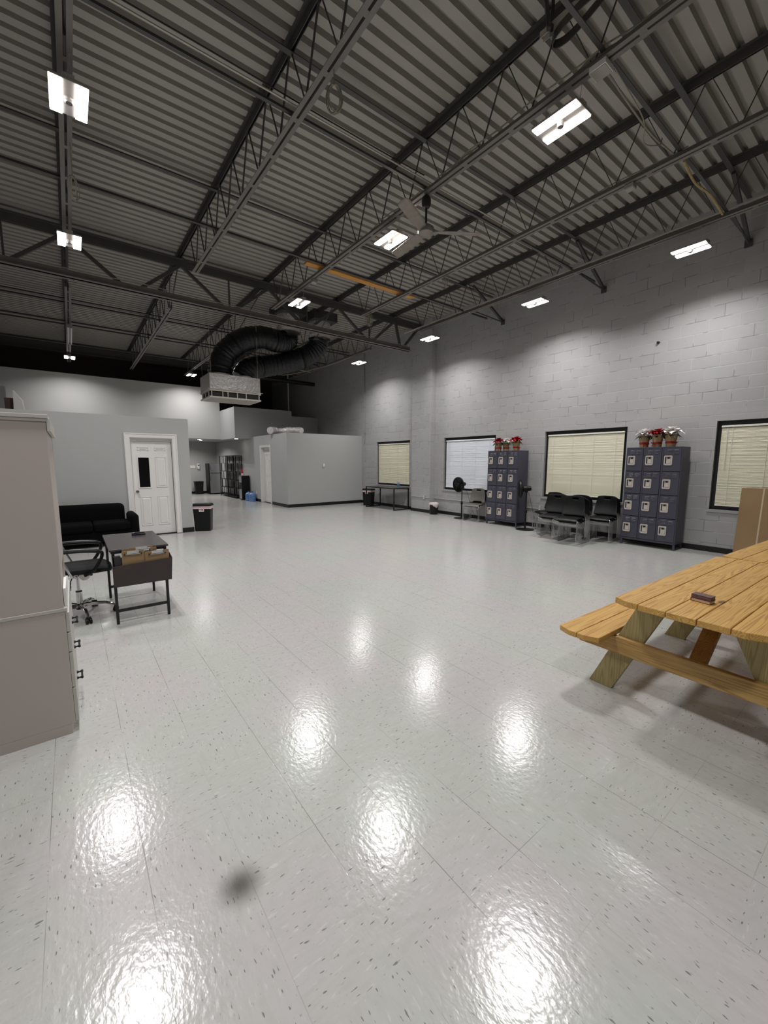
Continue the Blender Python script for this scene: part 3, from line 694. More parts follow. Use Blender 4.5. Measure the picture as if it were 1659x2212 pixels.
# ------------------------------------------------------------------ lockers and poinsettias
M_lock = pm('slate blue locker paint', (66, 65, 78), .42, var=.03, vs=3)
M_lockd = pm('dark locker gap', (30, 30, 38), .6)
M_latch = pm('satin nickel latch', (206, 198, 190), .35, .3, var=.04)
M_latchd = pm('latch recess grey', (172, 166, 160), .4, .2)
def make_locker(label, loc):
    """front faces -x; origin at the front edge end with lower y, on the floor"""
    o = thing('locker_unit', label, 'lockers', loc, group='lockers along the block wall')
    W, D, z0, H = .925, .40, .11, 1.90
    mb = MB(); mb.box((.012, 0, z0), (D, W, z0+.015)); mb.box((.0, 0, H-.02), (D, W, H)); mb.box((0, 0, z0+.015), (D, .018, H-.02)); mb.box((0, W-.018, z0+.015), (D, W, H-.02)); mb.box((D-.012, .018, z0+.015), (D, W-.018, H-.02))
    for k in (1, 2): mb.box((0, k*W/3-.013, z0+.015), (.3, k*W/3+.013, H-.02))
    mb.box((0, .018, z0), (.02, W-.018, z0+.035))
    mb.build('locker_body', M_lock, o, bevel=.002)
    hh = (H-.02-z0-.035)/4
    for c in range(3):
        for rr in range(4):
            ya, yb = c*W/3+.018, (c+1)*W/3-.018; za, zb = z0+.037+rr*hh+.006, z0+.037+(rr+1)*hh-.006
            mb = MB(); mb.box((-.006, ya, za), (.012, yb, zb))
            for q in range(4):
                for a in (-.054, .054):
                    zc = zb-.032-q*.019; yc = (ya+yb)/2-.01+a
                    mb.add([(-.006, yc-.036, zc), (-.006, yc+.036, zc), (-.013, yc+.036, zc-.008), (-.013, yc-.036, zc-.008), (-.006, yc+.036, zc-.009), (-.006, yc-.036, zc-.009)], [(0, 1, 2, 3), (3, 2, 4, 5), (0, 3, 5), (1, 4, 2)])
            d = mb.build('door', M_lock, o, bevel=.0015)
            lm = MB(); ly, lz = yb-.078, (za+zb)/2-.012
            # pressed latch cup: rounded plate, sunk centre, finger pull
            def rr_poly(w, h, rd): return [(ly+sx*(w-rd)+rd*math.cos(a), lz+sz*(h-rd)+rd*math.sin(a)) for sx, sz, a0 in ((1, 1, 0), (-1, 1, PI/2), (-1, -1, PI), (1, -1, 3*PI/2)) for a in [a0+k*PI/8 for k in range(5)]]
            A = rr_poly(.066, .088, .02); B = rr_poly(.05, .066, .012); n = len(A)
            vs = [(-.006, p[0], p[1]) for p in A]+[(-.013, p[0]*.98+ly*.02, p[1]) for p in A]+[(-.013, p[0], p[1]) for p in B]+[(-.0075, p[0], p[1]) for p in B]
            fs = [(k*n+i, k*n+(i+1) % n, (k+1)*n+(i+1) % n, (k+1)*n+i) for k in range(3) for i in range(n)]
            lm.add(vs, fs, 0); lm.add(vs[3*n:], [tuple(range(n))], 1)
            lm.box((-.014, ly-.026, lz+.03), (-.008, ly+.012, lz+.058), 2); lm.box((-.011, ly+.032, lz-.055), (-.008, ly+.046, lz+.06), 2)
            lm.box((-.0115, ly-.042, lz-.054), (-.008, ly+.024, lz+.026), 0)
            lm.build('latch_plate', [M_latch, M_latchd, M_blackp], d)
    for x in (.0, D-.03):
        for y in (0, W-.03): bx((x, y, 0), (x+.03, y+.03, z0)).build('leg', M_lock, o)
    return o
LK = make_locker('slate blue twelve-door locker unit beside the cardboard carton, three poinsettias on top', (8.66, 2.58, 0))
dup(LK, (8.66, 5.93, 0), 0, 'slate blue twelve-door locker unit between the grey chairs and the pedestal fan')
M_kraft = pm('kraft paper wrap', (166, 138, 104), .75, var=.12, vs=12, bump=.3, bs=25)
M_rib = pm('red satin ribbon', (150, 8, 24), .4, var=.1); M_leaf = pm('dark green leaf', (30, 44, 26), .5, var=.2)
M_redb = pm('red bract', (176, 6, 28), .5, var=.25, vs=18); M_whb = pm('white bract', (240, 236, 232), .5, var=.04, vs=18)
M_bud = pm('yellow bud', (190, 160, 60), .5)
def leafshape(mb, base, dirv, L, Wd, droop, mi=0):
    d = Vector(dirv).normalized(); sd = d.cross(Vector((0, 0, 1))); sd = sd.normalized() if sd.length > .01 else Vector((1, 0, 0)); up = sd.cross(d)
    def fn(uu, vv):
        wv = Wd*math.sin(PI*min(1, max(0, vv))**.8)*(1 if vv < 1 else 0); q = uu*2-1
        return Vector(base)+d*(L*vv)+sd*(q*wv)+Vector((0, 0, -droop*L*vv*vv))+up*(abs(q)*wv*.35)
    mb.grid(fn, 2, 5, mi)
def poinsettia(seed, mb_mat, label, loc, sc, squash=1.0):
    o = thing('poinsettia', label, 'potted flower', loc, random.Random(seed).uniform(0, 6), 'potted poinsettias on the lockers')
    rn = random.Random(seed); mb = MB(); n = 26; prof = [(.062, 0), (.066, .06), (.064, .075), (.075, .15), (.085, .19)]
    vs = []
    for rr, z in prof:
        for k in range(n): q = rr*(1+(.10 if k % 2 else -.03)*(z/.19)); vs.append((q*math.cos(2*PI*k/n), q*math.sin(2*PI*k/n), z+(.02*rn.random() if z > .18 else 0)))
    fs = [(i*n+k, i*n+(k+1) % n, (i+1)*n+(k+1) % n, (i+1)*n+k) for i in range(4) for k in range(n)]+[tuple(range(n))]
    mb.add(vs, fs, 0, True); mb.build('paper_wrap', M_kraft, o)
    mb = MB(); mb.lathe([(.068, .052), (.071, .054), (.070, .082), (.066, .084)], 24)
    for a in (-1, 1):
        mb.grid(lambda uu, vv: Vector((-.072-.012*math.sin(PI*vv), a*(.005+.05*vv), .068+.02*(uu-.5)*(.4+vv)+.008*a*vv)), 2, 4)
        mb.grid(lambda uu, vv: Vector((-.074, a*(.004+.03*vv)+.014*(uu-.5), .064-.055*vv)), 1, 3)
    mb.build('ribbon', M_rib, o)
    st = MB()
    for k in range(5): st.tube([(0, 0, .08), (rn.uniform(-.03, .03), rn.uniform(-.03, .03), .16), (rn.uniform(-.06, .06), rn.uniform(-.06, .06), .215)], .004, 5)
    st.build('stems', M_leaf, o)
    lv = MB()
    for k in range(11):
        a = 2*PI*k/11+rn.uniform(-.2, .2); leafshape(lv, (.03*math.cos(a), .03*math.sin(a), .185), (math.cos(a), math.sin(a), rn.uniform(-.1, .35)), rn.uniform(.10, .14), .026, .55)
    lv.build('leaves', M_leaf, o)
    fl = MB()
    heads = [(0, 0, .26)]+[(.065*math.cos(q), .065*math.sin(q), .235) for q in (0.4, 2.5, 4.4)]
    for hx, hy, hz in heads:
        for ring, (nn, LL, el) in enumerate(((7, .105, .12), (5, .075, .5))):
            for k in range(nn):
                a = 2*PI*k/nn+ring*.4+rn.uniform(-.2, .2); leafshape(fl, (hx, hy, hz+ring*.006), (math.cos(a), math.sin(a), el+rn.uniform(-.2, .25)), LL*rn.uniform(.85, 1.15), .038, .4*(1-ring))
        for k in range(4): fl.lathe([(.001, .012), (.006, .007), (.006, .0), (.001, -.004)], 8, Matrix.Translation((hx+rn.uniform(-.01, .01), hy+rn.uniform(-.01, .01), hz+.016)), 1)
    fl.build('flower_head', [mb_mat, M_bud], o)
    o.scale = (sc, sc, sc*squash)
poinsettia(11, M_redb, 'red poinsettia on the locker unit beside the bluish window', (8.80, 6.65, 1.9), 1.08)
poinsettia(12, M_whb, 'white poinsettia in kraft paper standing between two red ones', (8.92, 6.50, 1.9), 1.08)
poinsettia(13, M_redb, 'red poinsettia on the locker unit above the sideways pedestal fan', (8.82, 6.13, 1.9), 1.15)
poinsettia(14, M_whb, 'white poinsettia in kraft paper standing by the stacked black chairs window', (8.82, 3.27, 1.9), 1.15)
poinsettia(15, M_redb, 'red poinsettia in kraft paper standing between two white ones', (8.80, 3.04, 1.9), 1.12)
poinsettia(16, M_whb, 'white poinsettia in kraft paper standing closest to the carton', (8.80, 2.82, 1.9), 1.2)

# ------------------------------------------------------------------ stacking chairs
M_grey = pm('grey moulded plastic', (106, 102, 97), .42, var=.03)
def make_stack_chair(label, m):
    """faces -x, origin on the floor under the seat"""
    o = thing('stacking_chair', label, 'chair')
    def seat(uu, vv):
        q = uu*2-1; x = -.235+.45*vv; roll = max(0, .22-vv)/.22
        return Vector((x+.012*roll*roll, q*(.225-.02*vv), .45-.018*math.sin(PI*vv)*(1-q*q)-.055*roll**2.2-.012*q*q*(vv > .1)))
    MB().grid(seat, 8, 9).build('seat', m, o, solid=.014, sub=1)
    def back(uu, vv):
        q = uu*2-1; wd = .228-.045*vv**2
        x = .185+.075*vv+.03*math.sin(PI*vv)-.05*q*q*.8
        return Vector((x, q*wd, .47+.405*vv-.02*q*q*vv))
    MB().grid(back, 9, 10, skip=lambda i, j: (j == 8 and 3 <= i <= 5) or (m is M_grey and j == 0 and 2 <= i <= 6)).build('backrest', m, o, solid=.014, sub=1)
    for s in (-1, 1):
        y = s*.235
        pts = [(-.17, s*.2, .425), (-.205, y, .405), (-.222, y, .36), (-.225, y, .06), (-.215, y, .022), (-.18, y, .008), (.2, y, .008), (.225, y, .02), (.232, y, .05), (.205, y, .40), (.20, s*.225, .46), (.225, s*.2, .56), (.25, s*.17, .66)]
        MB().tube(pts, .0062, 6).build('leg_frame', M_wire, o)
    for x, y, z in ((-.17, .2, .425), (.12, .23, .42), (-.222, .235, .335)): MB().tube([(x, -y, z), (x, y, z)], .006, 6).build('cross_rod', M_wire, o)
    return o
SC = make_stack_chair('', M_blackp); first = True
NTH = {5: ['bottom', 'fourth from the top', 'middle', 'second from the top', 'top'], 4: ['bottom', 'third from the top', 'second from the top', 'top'], 3: ['bottom', 'middle', 'top'], 2: ['bottom', 'top']}
def stack(x, y, rz, n, where, grp, proto):
    global first
    for k in range(n):
        d = (n-1-k)*.062; px, py = x+d*math.cos(rz), y+d*math.sin(rz)
        lb = '%s chair of the %s' % (NTH[n][k], where)
        if proto is SC and first: c = SC; c.location = (px, py, k*.018); c.rotation_euler = (0, 0, rz); c['label'] = lb; first = False; c['group'] = grp
        else: dup(proto, (px, py, k*.018), rz, lb, grp)
G = 'stacked black chairs under the window'
stack(7.86, 4.16, math.radians(6), 5, 'black stack standing out toward the picnic tables', G, SC)
stack(8.16, 4.70, math.radians(8), 4, 'black stack standing out toward the pedestal fan', G, SC)
stack(8.70, 5.12, math.radians(-6), 4, 'black stack at the wall by the pedestal fan', G, SC)
stack(8.60, 4.42, math.radians(4), 3, 'black stack at the wall between the other stacks', G, SC)
stack(8.62, 3.88, math.radians(4), 4, 'black stack at the wall by the lockers', G, SC)
GC = make_stack_chair('grey plastic chair on top of the pair beside the locker unit', M_grey)
GC.location = (8.78, 7.37, .018); GC.rotation_euler = (0, 0, math.radians(14)); GC['group'] = 'chairs beside the pedestal fan'
dup(SC, (8.84, 7.385, 0), math.radians(14), 'black chair nested under the grey chair beside the locker unit', 'chairs beside the pedestal fan')

# ------------------------------------------------------------------ pedestal fans
def make_fan(label, loc, rz, head_z, tilt):
    o = thing('pedestal_fan', label, 'pedestal fan', loc, rz, 'black pedestal fans')
    MB().lathe([(.001, .035), (.03, .034), (.09, .026), (.2, .016), (.215, .008), (.215, 0)], 32).build('base', M_blackp, o)
    mb = MB(); mb.tube([(0, 0, .03), (0, 0, .45)], .02, 12); mb.tube([(0, 0, .45), (0, 0, head_z-.06)], .014, 12); mb.lathe([(.02, .40), (.032, .41), (.032, .47), (.02, .48)], 16); mb.build('pole', M_blackp, o)
    M = Matrix.Translation((-.09, 0, head_z))@Matrix.Rotation(math.radians(tilt), 4, 'Y')@Matrix.Rotation(-PI/2, 4, 'Y')   # local z -> -x (forward)
    mb = MB(); mb.lathe([(.001, -.2), (.05, -.195), (.07, -.11), (.07, -.02), (.04, .0), (.001, .0)], 20, M); mb.tube([(0, 0, head_z-.09), (0, 0, head_z-.03)], .03, 12); mb.build('motor_housing', M_blackp, o)
    mb = MB()
    for k in range(3):
        a0 = 2*PI*k/3
        def bl(uu, vv):
            a = a0+(uu-.5)*(1.5-.3*vv); rr = .035+.15*vv; return M@Vector((rr*math.cos(a), rr*math.sin(a), .045+.05*(uu-.5)))
        mb.grid(bl, 6, 5)
    mb.lathe([(.001, .085), (.03, .08), (.04, .06), (.04, .02)], 16, M); mb.build('fan_blades', M_blackp, o, solid=.003)
    mb = MB()
    prof = [(.05, -.012), (.11, -.005), (.17, .01), (.205, .035), (.212, .055), (.195, .085), (.14, .108), (.06, .118)]
    for rr, z in prof+[(.08, -.01), (.14, .0), (.19, .022), (.1, .114), (.17, .098)]: mb.tube([M@Vector((rr*math.cos(2*PI*k/28), rr*math.sin(2*PI*k/28), z)) for k in range(28)], .004 if abs(rr-.212) < .001 else .002, 5, closed=True)
    for k in range(44):
        a = 2*PI*k/44; mb.tube([M@Vector((rr*math.cos(a), rr*math.sin(a), z)) for rr, z in prof], .0015, 4)
    mb.lathe([(.05, -.014), (.11, -.007), (.17, .008), (.205, .033)], 36, M)
    mb.lathe([(.001, .121), (.06, .12), (.062, .115), (.001, .114)], 20, M)
    mb.lathe([(.207, .03), (.217, .04), (.217, .07), (.207, .078), (.204, .055), (.207, .03)], 36, M); mb.build('wire_guard', M_blackp, o)
    return o
make_fan('black pedestal fan in front of the bluish window beside the grey chairs', (8.86, 7.90, 0), math.radians(-4), .98, -3)
make_fan('black pedestal fan turned sideways at the end of the locker unit by the stacked chairs', (8.60, 5.64, 0), math.radians(-52), .985, -3)
cable('fan_cord', [(8.9, 7.86, .9), (9.0, 7.8, .7), (9.05, 7.7, .3), (9.08, 7.5, .05), (9.1, 7.6, .45)], .004, 'thin black cord hanging from the fan in front of the bluish window', 'cord', M_blackp)
cable('fan_cord', [(8.66, 5.62, .9), (8.78, 5.58, .5), (8.9, 5.55, .1), (9.05, 5.6, .2), (9.12, 5.64, .46)], .004, 'thin black cord hanging from the fan at the locker end', 'cord', M_blackp)

# ------------------------------------------------------------------ wall raceways and outlets
M_race = pm('painted raceway grey', (172, 172, 172), .5)
def raceway(name, y0, y1, x, z, label):
    tag(MB().tube([(x-.012, y0, z), (x-.012, y1, z)], .011, 8).build(name, M_race), label, 'conduit', 'grey conduits along the block wall')
raceway('outlet_conduit', 5.62, 5.98, XW, .47, 'grey conduit running from the lockers to the outlet by the stacked chairs')
raceway('outlet_conduit', 6.86, 9.32, XW, .47, 'grey conduit on the block wall behind the grey chairs and wastebasket')
raceway('outlet_conduit', 9.34, 10.2, 8.95, .49, 'short grey conduit crossing the face of the pilaster')
def outlet(loc, axis, label, m=None):
    o = thing('wall_outlet', label, 'outlet', loc, 0 if axis == 'x' else PI/2 if axis == 'y' else 0, 'wall outlets')
    bx((-.035, -.036, -.058), (0, .036, .058)).build('outlet_box', m or M_race, o, bevel=.003)
    for z in (-.026, .026): bx((-.038, -.016, z-.014), (-.035, .016, z+.014)).build('socket', M_white, o, bevel=.002)
    return o
outlet((XW, 5.6, .49), 'x', 'grey outlet box on the block wall beside the stacked black chairs')
outlet((8.95, 9.56, .49), 'x', 'grey outlet box on the pilaster above the wastebasket')
o = outlet((7.43, 13.4, 1.49), 'y', 'white outlet plate alone in the middle of the grey store room wall', M_white)

# ------------------------------------------------------------------ waste baskets and bins
M_bag = pm('white plastic bag', (226, 214, 214), .45, var=.08, vs=12); M_pink = pm('pink drawstring', (222, 150, 160), .5)
M_lbl = pm('white label', (226, 222, 218), .5, var=.01); M_red = pm('red label print', (176, 34, 40), .5)
def tapered(x0, y0, x1, y1, h, rd=.03, z0=0):
    """open bin shell from x0,y0 half-size at the bottom to x1,y1 at the top"""
    def ring(a, b): return [(sx*(a-rd)+rd*math.cos(t), sy*(b-rd)+rd*math.sin(t)) for sx, sy, q in ((1, 1, 0), (-1, 1, PI/2), (-1, -1, PI), (1, -1, 1.5*PI)) for t in (q, q+PI/8, q+PI/4, q+3*PI/8, q+PI/2)]
    A = ring(x0, y0); B = ring(x1, y1); n = len(A); mb = MB()
    vs = [(p[0], p[1], z0) for p in A]+[(p[0], p[1], z0+h) for p in B]+[(p[0]*.95, p[1]*.95, z0+h) for p in B]+[(p[0]*.95, p[1]*.95, z0+.01) for p in A]
    mb.add(vs, [(k*n+i, k*n+(i+1) % n, (k+1)*n+(i+1) % n, (k+1)*n+i) for k in range(3) for i in range(n)]+[tuple(range(n))[::-1], tuple(range(3*n, 4*n))]); return mb
def slim_bin(label, loc, rz, h, lid, grp=None, sign=True):
    o = thing('trash_can', label, 'trash can', loc, rz, grp)
    tapered(.125, .17, .14, .2, h-.03).build('bin_body', M_blackp, o, bevel=.004)
    if lid:
        tapered(.143, .203, .144, .205, .06, z0=h-.115).build('bag_band', M_bag, o)
        tapered(.1445, .2055, .145, .206, .018, z0=h-.092).build('drawstring', M_pink, o)
        mb = tapered(.15, .212, .15, .212, .035, z0=h-.055); mb.prism([(-.145, h-.022), (.145, h-.022), (.12, h+.005), (-.12, h+.005)], 'y', -.19, .19); mb.build('lid', M_blackp, o, bevel=.006)
        bx((-.06, -.16, h+.004), (.06, .16, h+.009)).build('swing_flap', M_blackm, o, bevel=.003)
    if sign:
        M = Matrix.Translation((-.142, 0, h-.15)); lb = bx((-.145, -.055, h-.18), (-.136, .055, h-.115)).build('label_sticker', M_lbl, o)
        bx((-.1465, -.035, h-.155), (-.1448, 0, h-.12)).build('print_mark', M_red, lb); bx((-.1465, .018, h-.145), (-.1448, .04, h-.12)).build('print_mark', M_blackp, lb)
    return o
slim_bin('slim black trash can with swing lid at the end of the office wall', (2.40, 10.16, 0), math.radians(62), .64, True, 'black trash cans')
slim_bin('black trash can with bag label behind the black table by the store room', (8.78, 12.42, 0), math.radians(20), .62, True, 'black trash cans')
o = thing('trash_can', 'plain black trash can against the back wall of the kitchen alcove', 'trash can', (5.0, 21.75, 0), 0, 'black trash cans')
tapered(.16, .14, .2, .17, .62).build('bin_body', M_blackp, o, bevel=.004)
tapered(.21, .18, .21, .18, .03, z0=.6).build('rim', M_blackp, o)
o = thing('wastebasket', 'small round black wastebasket with white bag beside the pilaster', 'wastebasket', (8.88, 9.06, 0))
MB().lathe([(.001, .006), (.115, .006), (.118, 0), (.122, .01), (.148, .33), (.142, .33), (.116, .012), (.001, .012)], 28).build('basket_body', M_blackp, o)
rn = random.Random(5); mb = MB(); n = 28
prof = [(.128, .20), (.146, .27), (.158, .325), (.150, .352), (.132, .345), (.118, .27), (.09, .16)]
vs = []
for i, (rr, z) in enumerate(prof):
    for k in range(n):
        j = rn.uniform(-.006, .006); q = rr+j+(.012*math.sin(3*2*PI*k/n+1) if i < 2 else 0); vs.append((q*math.cos(2*PI*k/n), q*math.sin(2*PI*k/n), z+rn.uniform(-.008, .008)+(.035*math.sin(2*2*PI*k/n) if i == 0 else 0)))
mb.add(vs, [(i*n+k, i*n+(k+1) % n, (i+1)*n+(k+1) % n, (i+1)*n+k) for i in range(len(prof)-1) for k in range(n)], 0, True); mb.build('bag_liner', M_bag, o)

# ------------------------------------------------------------------ black table by the first window
o = thing('side_table', 'black metal frame table under the cream window beside the pilaster', 'table', (8.74, 11.27, 0), math.radians(2.5))
M_ttop = pm('dark table top', (52, 52, 50), .3, var=.04)
W2, L2 = .34, .77
bx((-W2+.02, -L2+.02, .728), (W2-.02, L2-.02, .748)).build('tabletop', M_ttop, o)
mb = MB(); q = .016
for x in (-W2+q, W2-q): mb.bar((x, -L2, .73), (x, L2, .73), 2*q, .034)
for y in (-L2+q, L2-q): mb.bar((-W2+2*q, y, .73), (W2-2*q, y, .73), 2*q, .034)
mb.build('top_frame', M_blackm, o)
for x in (-W2+q, W2-q):
    for y in (-L2+q, L2-q): MB().bar((x, y, 0), (x, y, .713), 2*q, 2*q).build('leg', M_blackm, o)
for y in (-L2+q, L2-q): MB().bar((-W2+2*q, y, q), (W2-2*q, y, q), 2*q, 2*q).build('foot_bar', M_blackm, o)
o = thing('sanitizer_bottle', 'clear pump bottle of hand sanitizer on the black metal table', 'bottle', (8.90, 10.82, .748))
M_clear = glass_mat('clear gel', (214, 224, 232), .08, .7)
MB().lathe([(.001, 0), (.045, 0), (.048, .01), (.048, .14), (.04, .165), (.016, .18), (.016, .2)], 20).build('bottle_body', M_clear, o)
MB().lathe([(.0485, .03), (.049, .04), (.049, .115), (.0485, .12)], 20).build('bottle_label', pm('blue label', (92, 120, 150), .4, var=.1), o)
mb = MB(); mb.lathe([(.018, .2), (.018, .222), (.006, .225), (.006, .255), (.018, .26), (.018, .27), (.001, .272)], 14); mb.tube([(0, 0, .265), (-.05, 0, .258), (-.055, 0, .245)], .006, 6); mb.build('pump', M_white, o)

# ------------------------------------------------------------------ leaning carton
M_card = pm('brown cardboard', (146, 118, 84), .75, var=.08, vs=3, bump=.08, bs=40); M_cardd = pm('torn cardboard edge', (190, 170, 140), .8, var=.2, vs=40); M_tape = pm('pale tape', (196, 176, 146), .4)
o = thing('cardboard_carton', 'tall flat brown cardboard carton leaning on the block wall under the last window', 'carton', (8.86, 1.17, 0), 0)
o.rotation_euler = (0, math.radians(8), 0)
bx((-.03, -.62, .006), (.06, .62, 1.20)).build('carton_body', M_card, o, bevel=.004)
mb = MB(); rn = random.Random(9)
for k in range(30): y = -.6+1.2*k/30; mb.box((-.028, y, 1.2), (.055, y+.04, 1.205+rn.random()*.016))
mb.build('torn_edge', M_cardd, o)
for y in (.325, -.3): bx((-.0315, y, .01), (-.03, y+.02, 1.2)).build('tape_strip', M_tape, o)

# ------------------------------------------------------------------ desk, basket, clipboards
M_lam = pm('dark brown laminate', (62, 56, 56), .28, var=.03)
M_fab = pm('dark brown canvas', (66, 58, 57), .85, var=.06, bump=.3, bs=260)
o = thing('writing_desk', 'small dark desk with thin black metal legs beside the black couch', 'desk', (.491, 5.225, 0))
bx((-.259, -.525, .742), (.259, .525, .76)).build('desktop', M_lam, o, bevel=.002)
mb = MB(); q = .0125
for y in (-.5, .49): mb.bar((-.24, y, .729), (.24, y, .729), 2*q, 2*q)
for x in (-.232, .232): mb.bar((x, -.49, .729), (x, .48, .729), 2*q, 2*q)
mb.build('top_frame', M_blackm, o)
for x in (-.228, .228):
    for y in (-.505, .485): MB().bar((x, y, 0), (x, y, .717), 2*q, 2*q).build('leg', M_blackm, o)
for y in (-.505, .485): MB().bar((-.228, y, .135), (.228, y, .135), .018, .028).build('cross_bar', M_blackm, o)
bk = thing('hanging_basket', 'dark brown canvas basket hung on the desk end, holding brown clipboards', 'storage basket', (.505, 4.71, .395))
mb = MB(); sx = .25
mb.add([(-sx, -.055, 0), (sx, -.055, 0), (sx+.012, -.075, .235), (-sx-.005, -.075, .21)], [(0, 1, 2, 3)])
mb.add([(-sx, .0, 0), (sx, 0, 0), (sx, .0, .28), (-sx, 0, .28)], [(3, 2, 1, 0)])
mb.add([(-sx, -.055, 0), (-sx, 0, 0), (-sx, 0, .28), (-sx-.005, -.075, .21)], [(0, 3, 2, 1)])
mb.add([(sx, -.055, 0), (sx, 0, 0), (sx, 0, .28), (sx+.012, -.075, .235)], [(0, 1, 2, 3)])
mb.add([(-sx, -.055, 0), (sx, -.055, 0), (sx, 0, 0), (-sx, 0, 0)], [(3, 2, 1, 0)])
mb.build('basket_shell', M_fab, bk, solid=.005)
M_hard = pm('brown hardboard', (146, 120, 86), .55, var=.08, vs=10)
def clipboard(x, y, z, rz, lean, label, wd=.23, ht=.32):
    c = thing('clipboard', label, 'clipboard', (x, y, z), rz, 'brown clipboards in the desk basket'); c.rotation_euler = (math.radians(lean), 0, math.radians(rz))
    bx((-wd/2, -.0015, 0), (wd/2, .0015, ht)).build('board', M_hard, c, bevel=.001)
    mb = MB(); mb.box((-.06, -.012, ht-.035), (.06, -.0016, ht-.028)); mb.tube([(-.06, -.012, ht-.03), (.06, -.012, ht-.03)], .006, 8); mb.box((-.05, -.016, ht-.028), (.05, -.013, ht+.004)); mb.build('clip', M_chrome, c)
    for q in (-.066, .066): MB().tube([(q-.012*(1 if q < 0 else -1), -.012, ht-.032), (q, -.012, ht-.034)], .008, 8).build('rubber_corner', M_blackp, c)
clipboard(.635, 4.664, .412, 0, 3, 'brown clipboard standing in front, toward the open floor end of the basket', .215, .308)
clipboard(.425, 4.668, .412, 0, 2, 'brown clipboard standing in front, toward the office chair end of the basket', .19, .33)
clipboard(.50, 4.676, .41, 1, 2, 'tall brown clipboard in the middle of the basket', .2, .362)
clipboard(.53, 4.684, .41, -1, 2, 'brown clipboard behind the tall one in the basket', .21, .345)
clipboard(.45, 4.692, .41, 1, 1, 'hindmost brown clipboard in the basket, close to the desk edge', .23, .35)
tag(bx((.265, 4.655, .4), (.32, 4.705, .70)).build('dark_folder', pm('dark folder', (44, 40, 42), .6), bevel=.004), 'dark folder tucked at the office chair end of the desk basket', 'folder')
o = thing('stapler', 'small black stapler with dark blue top on the desk', 'stapler', (.575, 5.51, .76), math.radians(4))
bx((-.07, -.018, 0), (.07, .018, .012)).build('stapler_base', M_blackp, o, bevel=.003)
MB().prism([(-.072, .014), (.055, .020), (.07, .03), (-.04, .034), (-.07, .028)], 'y', -.014, .014).build('stapler_arm', pm('dark blue plastic', (26, 26, 52), .3), o, bevel=.003)

# ------------------------------------------------------------------ office chair
o = thing('office_chair', 'black task chair with chrome base and loop arms between the cabinet and desk', 'office chair', (-.03, 5.215, 0), math.radians(-2))
for k in range(5):
    a = math.radians(-77+72*k); d = Vector((math.cos(a), math.sin(a), 0)); e = Vector((-d.y, d.x, 0))
    mb = MB(); mb.tube([d*.03+Vector((0, 0, .115)), d*.12+Vector((0, 0, .122)), d*.22+Vector((0, 0, .112)), d*.285+Vector((0, 0, .085)), d*.31+Vector((0, 0, .062))], .018, 8, rads=[.024, .022, .018, .015, .012])
    mb.build('base_spoke', M_chrome, o)
    cs = MB(); c = d*.31+Vector((0, 0, .028))
    for s in (-1, 1): cs.tube([c+e*(s*.006), c+e*(s*.026)], .028, 14)
    cs.tube([c+Vector((0, 0, .0)), c+Vector((0, 0, .04))], .009, 8); cs.tube([c-e*.02+Vector((0, 0, .028)), c+e*.02+Vector((0, 0, .028))], .016, 8); cs.build('caster', M_blackp, o)
mb = MB(); mb.lathe([(.034, .08), (.036, .13), (.03, .14)], 18); mb.build('hub', M_blackp, o)
mb = MB(); mb.lathe([(.027, .13), (.027, .27), (.001, .271)], 18); mb.lathe([(.0285, .265), (.0285, .275), (.014, .276)], 18, mi=1); mb.lathe([(.014, .27), (.014, .47)], 14); mb.build('gas_lift', [M_chrome, M_blackp], o)
UP = len(COL.objects)
mb = MB(); mb.box((-.1, -.09, .405), (.12, .09, .43)); mb.box((.02, -.04, .37), (.13, .04, .405)); mb.build('tilt_mechanism', M_blackp, o, bevel=.006)
mb = MB(); mb.tube([(.06, -.05, .395), (.065, -.16, .4)], .008, 8); mb.tube([(.065, -.16, .41), (.065, -.178, .41)], .045, 20); mb.build('tension_knob', M_chrome, o)
mb = MB(); mb.tube([(-.03, -.03, .40), (-.05, -.16, .37), (-.06, -.19, .30)], .005, 6); mb.tube([(-.057, -.18, .325), (-.062, -.195, .28)], .009, 8); mb.build('height_lever', M_blackp, o)
def seatf(t):
    th, ph = t; return None
mb = MB(); N = 40; rings = []
for zi, (sc, z) in enumerate(((.86, .425), (.98, .438), (1.0, .455), (.985, .475), (.9, .49), (.55, .494), (.01, .488))):
    for k in range(N):
        a = 2*PI*k/N; ca, sa = math.cos(a), math.sin(a); p = .55
        x = .25*sc*math.copysign(abs(ca)**p, ca); y = .245*sc*math.copysign(abs(sa)**p, sa)
        mb.v.append((x+.055, y, z-(.022*max(0, (x-.12)/.13)**2 if zi > 0 else 0)+.01*abs(y/.245)**2))
for i in range(6):
    for k in range(N): mb.f.append((i*N+k, i*N+(k+1) % N, (i+1)*N+(k+1) % N, (i+1)*N+k)); mb.mi.append(0); mb.sm.append(True)
mb.f.append(tuple(range(N))[::-1]); mb.mi.append(0); mb.sm.append(False)
mb.build('seat', pm('black fabric', (14, 14, 15), .9, bump=.2, bs=300), o)
for s in (-1, 1):
    y = s*.275
    mb = MB(); mb.tube([(-.19, y*.6, .42), (-.17, y*.95, .425), (-.165, y, .44)], .014, 8); mb.tube([(.0, s*.2, .412), (-.03, y, .43), (-.12, y, .645), (-.128, y, .668)], .0125, 10); mb.build('arm_support', M_chrome, o)
    mb = MB(); pts = smooth_path([(-.235, y, .655), (-.2, y, .678), (-.05, y, .69), (.1, y, .683), (.205, y, .665), (.225, y, .63), (.2, y, .56), (.14, y, .47), (.07, y*.86, .425)], 6)
    mb.tube(pts, .02, 8, rads=[.021 if i < 24 else .016 for i in range(len(pts))]); mb.build('armrest', M_blackp, o)
